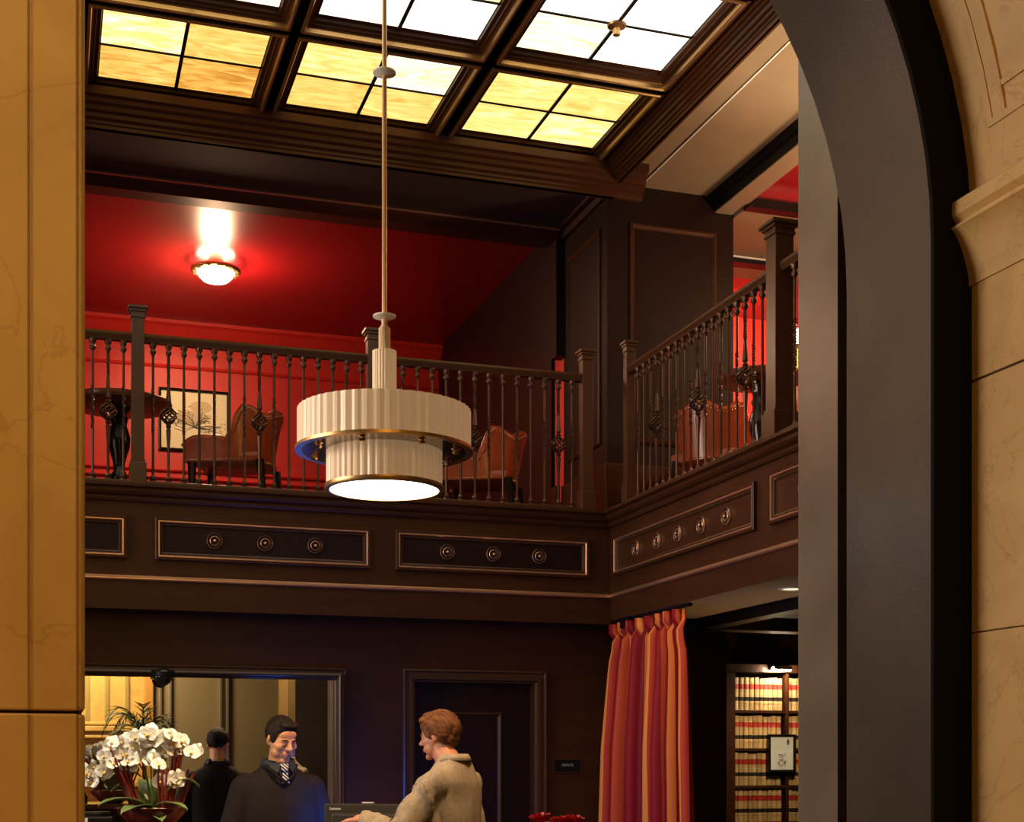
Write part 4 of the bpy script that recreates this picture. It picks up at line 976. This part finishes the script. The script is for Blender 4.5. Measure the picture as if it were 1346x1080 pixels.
def hand_bm(b, wrist, dirv, normal, thumb_side, curl=.35, sc=1.0):
    d = Vector(dirv).normalized(); n = Vector(normal).normalized(); s = d.cross(n).normalized()*thumb_side; n = n
    w = Vector(wrist)
    def P_(a, c, e): return w+(d*a+s*c+n*e)*sc
    capsule(b, P_(-.02, 0, 0), .026*sc, P_(.03, 0, 0), .027*sc)
    for c in (-.026, -.009, .009, .026): capsule(b, P_(.015, c*.7, 0), .017*sc, P_(.082, c*1.05, 0), .0135*sc)
    for i, (c, L1, L2, L3) in enumerate(((.031, .042, .024, .019), (.0105, .046, .028, .021), (-.0105, .043, .026, .020), (-.031, .034, .020, .017))):
        p = P_(.085, c, 0); ang = curl*.6
        for L_, r0, r1 in ((L1, .0098, .0090), (L2, .0090, .0083), (L3, .0083, .0070)):
            q = p+(d*math.cos(ang)-n*math.sin(ang)+s*c*2.2)*L_*sc; capsule(b, p, r0*sc, q, r1*sc, n=3, seg=10); p = q; ang += curl
    p = P_(.02, .026, -.004); q = P_(.050, .056, -.012); capsule(b, p, .015*sc, q, .0115*sc); r = P_(.082, .066, -.016); capsule(b, q, .0115*sc, r, .0095*sc); t = P_(.105, .064, -.020); capsule(b, r, .0095*sc, t, .0075*sc)
def hair_cap(bm, hx, hy, hz, cz, line, nz=.004, seg=64, rings=40, seed=0):
    """closed cap over the skull; line(dir) -> True where hair grows"""
    V = []
    for i in range(rings+1):
        th = PI*i/rings; row = []
        for k in range(seg):
            ph = 2*PI*k/seg; d = Vector((math.sin(th)*math.cos(ph), math.sin(th)*math.sin(ph), math.cos(th)))
            g = line(d)+.07*noise.noise(d*11+Vector((seed, 3, 0))); n_ = noise.noise(d*9+Vector((seed, 0, 0)))*nz+noise.noise(d*26)*nz*.5
            f = 1+n_*9*min(1, max(0, g*2))
            q_ = min(1, max(0, (g+.02)/.20)); sh = .905+.095*q_*(2-q_) if g > -.02 else .80
            row.append(bm.verts.new((d.x*hx*f*sh, -.014+d.y*hy*f*sh, cz+d.z*hz*f*sh)))
        V.append(row)
    for A, B in zip(V, V[1:]):
        for k in range(seg):
            try: bm.faces.new((A[k], A[(k+1) % seg], B[(k+1) % seg], B[k]))
            except ValueError: pass
    bmesh.ops.remove_doubles(bm, verts=bm.verts[:], dist=.0002); fixn(bm)
def cap_line(front, side, back):
    def f(d):
        x, y, z = d
        # azimuth 0 = forward
        a = abs(math.atan2(x, y))/PI
        if a < .22: h = front-.16*(a/.22)**2
        elif a < .42: q = (a-.22)/.20; h = (front-.16)+(side-(front-.16))*(q*q*(3-2*q))
        elif a < .52: h = side
        else: h = side+(back-side)*min(1, (a-.52)/.16)
        return z-h
    return f
def hair_mat(name, c1, c2):
    m = mat(name, c1, .6, spec=.25, noise_amt=1, nscale=16, col2=c2, stretch=(6, 1.2, 1.2), bump=.6, bscale=70); return m
skin = mat('warm_skin', (.74, .37, .18), .45, noise_amt=.12, nscale=14, spec=.4)
skin_b = mat('ruddy_skin', (.62, .27, .17), .45, noise_amt=.15, nscale=14, spec=.4)
lipc = mat('lip_skin', (.45, .13, .10), .4)
def person(label, loc, rz, P):
    r = thing('person', label, 'person', loc, rz)
    HT = Matrix.Translation(P['head']) @ Matrix.Rotation(P['yaw'], 4, 'Z') @ Matrix.Rotation(P['pitch'], 4, 'X') @ Matrix.Diagonal((P['hs'], P['hs'], P['hs'], 1))
    # one continuous body
    b = NB(); hb = head_parts(P.get('fat', 0)); hb.transform(HT); join(b, hb)
    nk = Vector(P['neck']); capsule(b, Vector(P['head'])+Vector((0, -.012, -.05)), .056, nk, .062)
    loft(b, P['torso_in'])
    for s in ('l', 'r'):
        sh, el, wr_ = [Vector(q) for q in P['arm_'+s]]
        capsule(b, sh, .050, el, .040); capsule(b, el, .042, wr_, .027)
        hand_bm(b, wr_+(wr_-el).normalized()*.02, P['hand_'+s][0], P['hand_'+s][1], P['hand_'+s][2], P['hand_'+s][3])
        hp, kn, an = [Vector(q) for q in P['leg_'+s]]
        capsule(b, hp, .082, kn, .056); capsule(b, kn, .056, an, .036); capsule(b, an, .036, an+Vector((0, .14, -.05)), .03)
    body = mesh_from('body', remesh(b, .0052, 2), P['skin'], r)
    # trousers
    b = NB(); loft(b, P['hips'])
    for s in ('l', 'r'):
        hp, kn, an = [Vector(q) for q in P['leg_'+s]]; capsule(b, hp, .100, kn, .075); capsule(b, kn, .075, an+Vector((0, 0, .02)), .066)
    mesh_from('trousers', remesh(b, .012, 4), P['trousers'], r)
    for s in ('l', 'r'):
        an = Vector(P['leg_'+s][2]); b = NB(); loft(b, [(an.x, an.y+.07, 0, .046, .135, .8), (an.x, an.y+.07, .03, .046, .135, .8), (an.x, an.y+.03, .07, .042, .09, .9), (an.x, an.y, .12, .04, .05, 1)]); auto(mesh_obj('shoe', b, M['black_wood'], r), 50)
    # upper garment
    b = NB(); loft(b, P['torso'])
    for s in ('l', 'r'):
        sh, el, wr_ = [Vector(q) for q in P['arm_'+s]]; k = P['sleeve']
        capsule(b, sh, k[0], el, k[1]); capsule(b, el, k[1]*1.02, wr_-(wr_-el).normalized()*.005, k[2])
    me = remesh(b, .009, P.get('gsmooth', 14))
    if P.get('folds'):
        for v in me.vertices:
            c = v.co; w_ = P['folds'](c); v.co = c+Vector((noise.noise(Vector((c.x*9, c.y*9, c.z*6))), noise.noise(Vector((c.x*9+5, c.y*9, c.z*6))), 0))*w_+v.normal*noise.noise(Vector((c.x*16, c.y*16, c.z*8+c.x*14)))*w_*.8
    mesh_from(P['garment'], me, P['cloth'], r)
    b = NB(); hair_cap(b, *P['hair'][:4], P['hair'][4], P.get('hair_noise', .004))
    for c_, r_, ro_ in P.get('locks', ()):
        t_ = NB(); ell(t_, c_, r_, ro_, sub=4)
        for v in t_.verts: v.co += (v.co-Vector(c_)).normalized()*noise.noise(Vector((v.co.x*70, v.co.y*18, v.co.z*30)))*.006
        join(b, t_)
    b.transform(HT); ho = mesh_obj('hair', b, P['hair_mat'], r, smooth=True)
    # brows, lashes, lips
    for s in (-1, 1):
        b = NB(); tube(b, [(s*.013, .0965, .0235), (s*.026, .0975, .0285), (s*.040, .0885, .0275), (s*.050, .076, .0215)], [.0032, .0042, .0036, .0015], 6); b.transform(HT); mesh_obj('eyebrow', b, P['hair_mat'], r)
        b = NB(); tube(b, [(s*.0165, .0905, -.0030), (s*.024, .0925, -.0058), (s*.033, .0920, -.0062), (s*.0435, .0860, -.0025)], [.0012, .0022, .0024, .0013], 6); b.transform(HT); mesh_obj('eyelash', b, M['ink'], r)
    b = NB(); ell(b, (0, .0985, -.0545), (.0205, .0080, .0040), sub=3); ell(b, (0, .0980, -.0660), (.0185, .0080, .0052), sub=3); b.transform(HT); mesh_obj('lips', b, lipc, r, smooth=True)
    return r, HT
# the clerk behind the counter, looking down to his left
sweat = mat('black_brown_knit', (.011, .0065, .006), .8, bump=.25, bscale=220, spec=.25)
PA = dict(locks=(((.0, .050, .108), (.058, .040, .020), (-.25, 0, 0)), ((-.066, .022, .035), (.014, .030, .050), (0, 0, 0)), ((.066, .022, .035), (.014, .030, .050), (0, 0, 0)), ((0, -.07, .03), (.066, .045, .07), (0, 0, 0))), hs=.93, head=(0, .045, 1.712), yaw=math.radians(15), pitch=math.radians(-19), neck=(0, -.01, 1.55), fat=1, skin=skin, garment='sweater', cloth=sweat,
    trousers=mat('charcoal_trousers', (.035, .033, .035), .8), sleeve=(.083, .072, .047), hair_mat=hair_mat('dark_brown_hair', (.020, .0085, .005), (.006, .003, .002)),
    torso_in=[(0, 0, .90, .15, .10, .9), (0, .01, 1.05, .145, .11, .9), (0, .01, 1.25, .155, .11, .9), (0, -.005, 1.42, .16, .09, .9), (0, -.015, 1.50, .09, .06, 1)],
    torso=[(0, .01, 0.860, .195, .145, .85), (0, .02, 1.000, .200, .158, .85), (0, .015, 1.196, .205, .150, .85), (0, .005, 1.364, .218, .138, .85), (0, -.005, 1.470, .212, .115, .85), (0, -.012, 1.535, .15, .088, .95), (0, -.014, 1.572, .090, .074, 1), (0, -.016, 1.600, .081, .072, 1)],
    hips=[(0, 0, .78, .17, .13, .9), (0, 0, .95, .175, .135, .9), (0, .005, 1.02, .172, .13, .9)],
    arm_l=((-.180, -.01, 1.450), (-.285, .01, 1.13), (-.17, .245, 1.0)), arm_r=((.180, -.01, 1.450), (.285, .01, 1.13), (.15, .245, 1.0)),
    hand_l=((.35, .9, -.1), (0, 0, 1), 1, .35), hand_r=((-.35, .9, -.1), (0, 0, 1), -1, .35),
    leg_l=((-.09, 0, .90), (-.10, .01, .49), (-.10, -.02, .09)), leg_r=((.09, 0, .90), (.10, .01, .49), (.10, -.02, .09)),
    hair=(.084, .107, .099, .040, cap_line(.36, -.38, -.80)), hair_noise=.006)
clerk, HA = person('dark haired man in black sweater and striped tie behind the counter, looking down', (1.175, 7.56, 0), math.radians(180+8), PA)
b = NB()
shirtm = mat('slate_blue_shirt', (.012, .014, .024), .6); tiem = bpy.data.materials.new('striped_tie'); tiem.use_nodes = True
N, L = tiem.node_tree.nodes, tiem.node_tree.links
tc = N.new('ShaderNodeTexCoord'); mp = N.new('ShaderNodeMapping'); mp.inputs['Rotation'].default_value = (0, .75, 0); wv = N.new('ShaderNodeTexWave'); wv.inputs['Scale'].default_value = 22; wv.bands_direction = 'Z'
cr = N.new('ShaderNodeValToRGB'); cr.color_ramp.interpolation = 'CONSTANT'; cr.color_ramp.elements[0].color = (.02, .02, .03, 1); cr.color_ramp.elements[1].color = (.65, .65, .68, 1); cr.color_ramp.elements[1].position = .62
L.new(tc.outputs['Object'], mp.inputs[0]); L.new(mp.outputs[0], wv.inputs[0]); L.new(wv.outputs['Fac'], cr.inputs[0]); L.new(cr.outputs[0], N['Principled BSDF'].inputs['Base Color'])
# V of the shirt, collar band and points, tie
b = NB(); rows = []
for i in range(8):
    t = i/7; z = 1.535-.09*t; hw = .070*(1-t)+.004; rows.append([b.verts.new((j*hw, .0+.068+.046*t**.7-.030*abs(j)**2*(1-t)+.012, z)) for j in (-1, -.5, 0, .5, 1)])
for A, B in zip(rows, rows[1:]):
    for j in range(4): b.faces.new((A[j], A[j+1], B[j+1], B[j]))
o = mesh_obj('shirt_front', b, shirtm, clerk, smooth=True); o.modifiers.new('s', 'SOLIDIFY').thickness = .004
b = NB(); rows = []
for i in range(25):
    a = -PI*.80+PI*1.60*i/24; c, s = math.sin(a), math.cos(a)
    rows.append([b.verts.new((r*c, -.005+r*.98*s, z)) for r, z in ((.079, 1.515+.0*s), (.074, 1.565-.02*max(0, s)), (.081, 1.565-.02*max(0, s)), (.096, 1.522-.02*max(0, s)))])
for A, B in zip(rows, rows[1:]):
    for j in range(3): b.faces.new((A[j], A[j+1], B[j+1], B[j]))
o = mesh_obj('shirt_collar', b, shirtm, clerk, smooth=True); o.rotation_euler = (0, 0, PI*0); o.modifiers.new('s', 'SOLIDIFY').thickness = .003
for s in (-1, 1):
    b = NB(); q = [(s*.012, .092, 1.535), (s*.066, .046, 1.548), (s*.072, .068, 1.522), (s*.040, .112, 1.488)]
    vs = [b.verts.new(p) for p in q]; b.faces.new(vs); o = mesh_obj('collar_point', b, shirtm, clerk); o.modifiers.new('s', 'SOLIDIFY').thickness = .005
b = NB(); loft(b, [(0, .118, 1.492, .010, .010, 1), (0, .112, 1.505, .018, .013, .8), (0, .104, 1.530, .024, .013, .8), (0, .098, 1.538, .018, .010, 1)], 14); fixn(b); mesh_obj('tie_knot', b, tiem, clerk, smooth=True)
b = NB(); rows = []
for i in range(6):
    t = i/5; z = 1.497-.062*t; hw = .012+.008*t; rows.append([b.verts.new((j*hw, .116+.018*t**.8, z)) for j in (-1, 0, 1)])
for A, B in zip(rows, rows[1:]):
    for j in range(2): b.faces.new((A[j], A[j+1], B[j+1], B[j]))
o = mesh_obj('tie', b, tiem, clerk, smooth=True); o.modifiers.new('s', 'SOLIDIFY').thickness = .006
b = NB(); tube(b, [(-.086, .045, 1.530), (-.064, .096, 1.497), (-.034, .122, 1.463), (0, .134, 1.440), (.034, .122, 1.463), (.064, .096, 1.497), (.086, .045, 1.530)], .007, 8); mesh_obj('neckline', b, sweat, clerk, smooth=True)
# the guest in the tan jacket, seen from behind
tweed = mat('tan_tweed', (.41, .31, .205), .8, noise_amt=.28, nscale=60, bump=.35, bscale=260)
rz_g = math.radians(44)
PB = dict(locks=(((-.010, .062, .094), (.060, .034, .026), (.4, .1, .15)), ((.02, .02, .118), (.058, .075, .028), (.1, 0, 0)), ((0, -.075, .01), (.066, .045, .075), (0, 0, 0)), ((-.072, .005, .035), (.018, .05, .045), (0, 0, 0)), ((.072, .005, .035), (.018, .05, .045), (0, 0, 0))), hs=.88, head=(0.0, .055, 1.715), yaw=math.radians(4), pitch=math.radians(-9), neck=(0, -.02, 1.56), skin=skin_b, garment='jacket', cloth=tweed,
    trousers=mat('dark_trousers', (.04, .035, .03), .8), sleeve=(.076, .064, .048), hair_mat=hair_mat('auburn_hair', (.23, .078, .020), (.045, .016, .006)), hair_noise=.008,
    torso_in=PA['torso_in'],
    torso=[(0, 0, 0.800, .182, .145, .85), (0, .0, 0.950, .172, .138, .85), (0, .0, 1.167, .172, .132, .85), (0, -.005, 1.369, .184, .128, .85), (0, -.012, 1.500, .180, .112, .85), (0, -.018, 1.565, .138, .088, .95), (0, -.02, 1.600, .100, .078, 1), (0, -.022, 1.630, .078, .070, 1)],
    hips=[(0, 0, .70, .17, .13, .9), (0, 0, .95, .165, .125, .9), (0, .005, 1.02, .16, .12, .9)],
    arm_l=((-.158, -.01, 1.490), (-.300, .09, 1.262), (-.190, .350, 1.318)), arm_r=((.152, -.01, 1.482), (.195, -.02, 1.16), (.15, .21, 1.06)),
    hand_l=((.10, .95, -.12), (0, .1, 1), 1, .38), hand_r=((-.2, .9, 0), (0, 0, 1), -1, .4),
    leg_l=((-.09, 0, .90), (-.10, .01, .49), (-.10, -.02, .09)), leg_r=((.09, 0, .90), (.10, .01, .49), (.10, -.02, .09)),
    hair=(.094, .118, .110, .038, cap_line(.22, -.34, -1.2)),
    folds=lambda c: .009 if abs(c.x) < .16 else .028)
guest, HG = person('man with auburn hair in tan tweed jacket, seen from behind at counter', (1.822, 6.50, 0), rz_g, PB)
b = NB(); rows = []
for i in range(33):
    a = 2*PI*i/32; c, s = math.sin(a), math.cos(a); f_ = max(0, s)
    rows.append([b.verts.new((r*c, -.022+r*.93*s, z-.07*f_**1.5)) for r, z in ((.073, 1.600), (.0705, 1.626), (.0745, 1.629), (.089, 1.600))])
for A, B in zip(rows, rows[1:]):
    for j in range(3): b.faces.new((A[j], A[j+1], B[j+1], B[j]))
o = mesh_obj('jacket_collar', b, tweed, guest, smooth=True); o.modifiers.new('s', 'SOLIDIFY').thickness = .006
for o in clerk.children:
    if o.name.split('.')[0] in ('shirt_front', 'shirt_collar', 'collar_point', 'tie_knot', 'tie', 'neckline'): o.location.z += .05
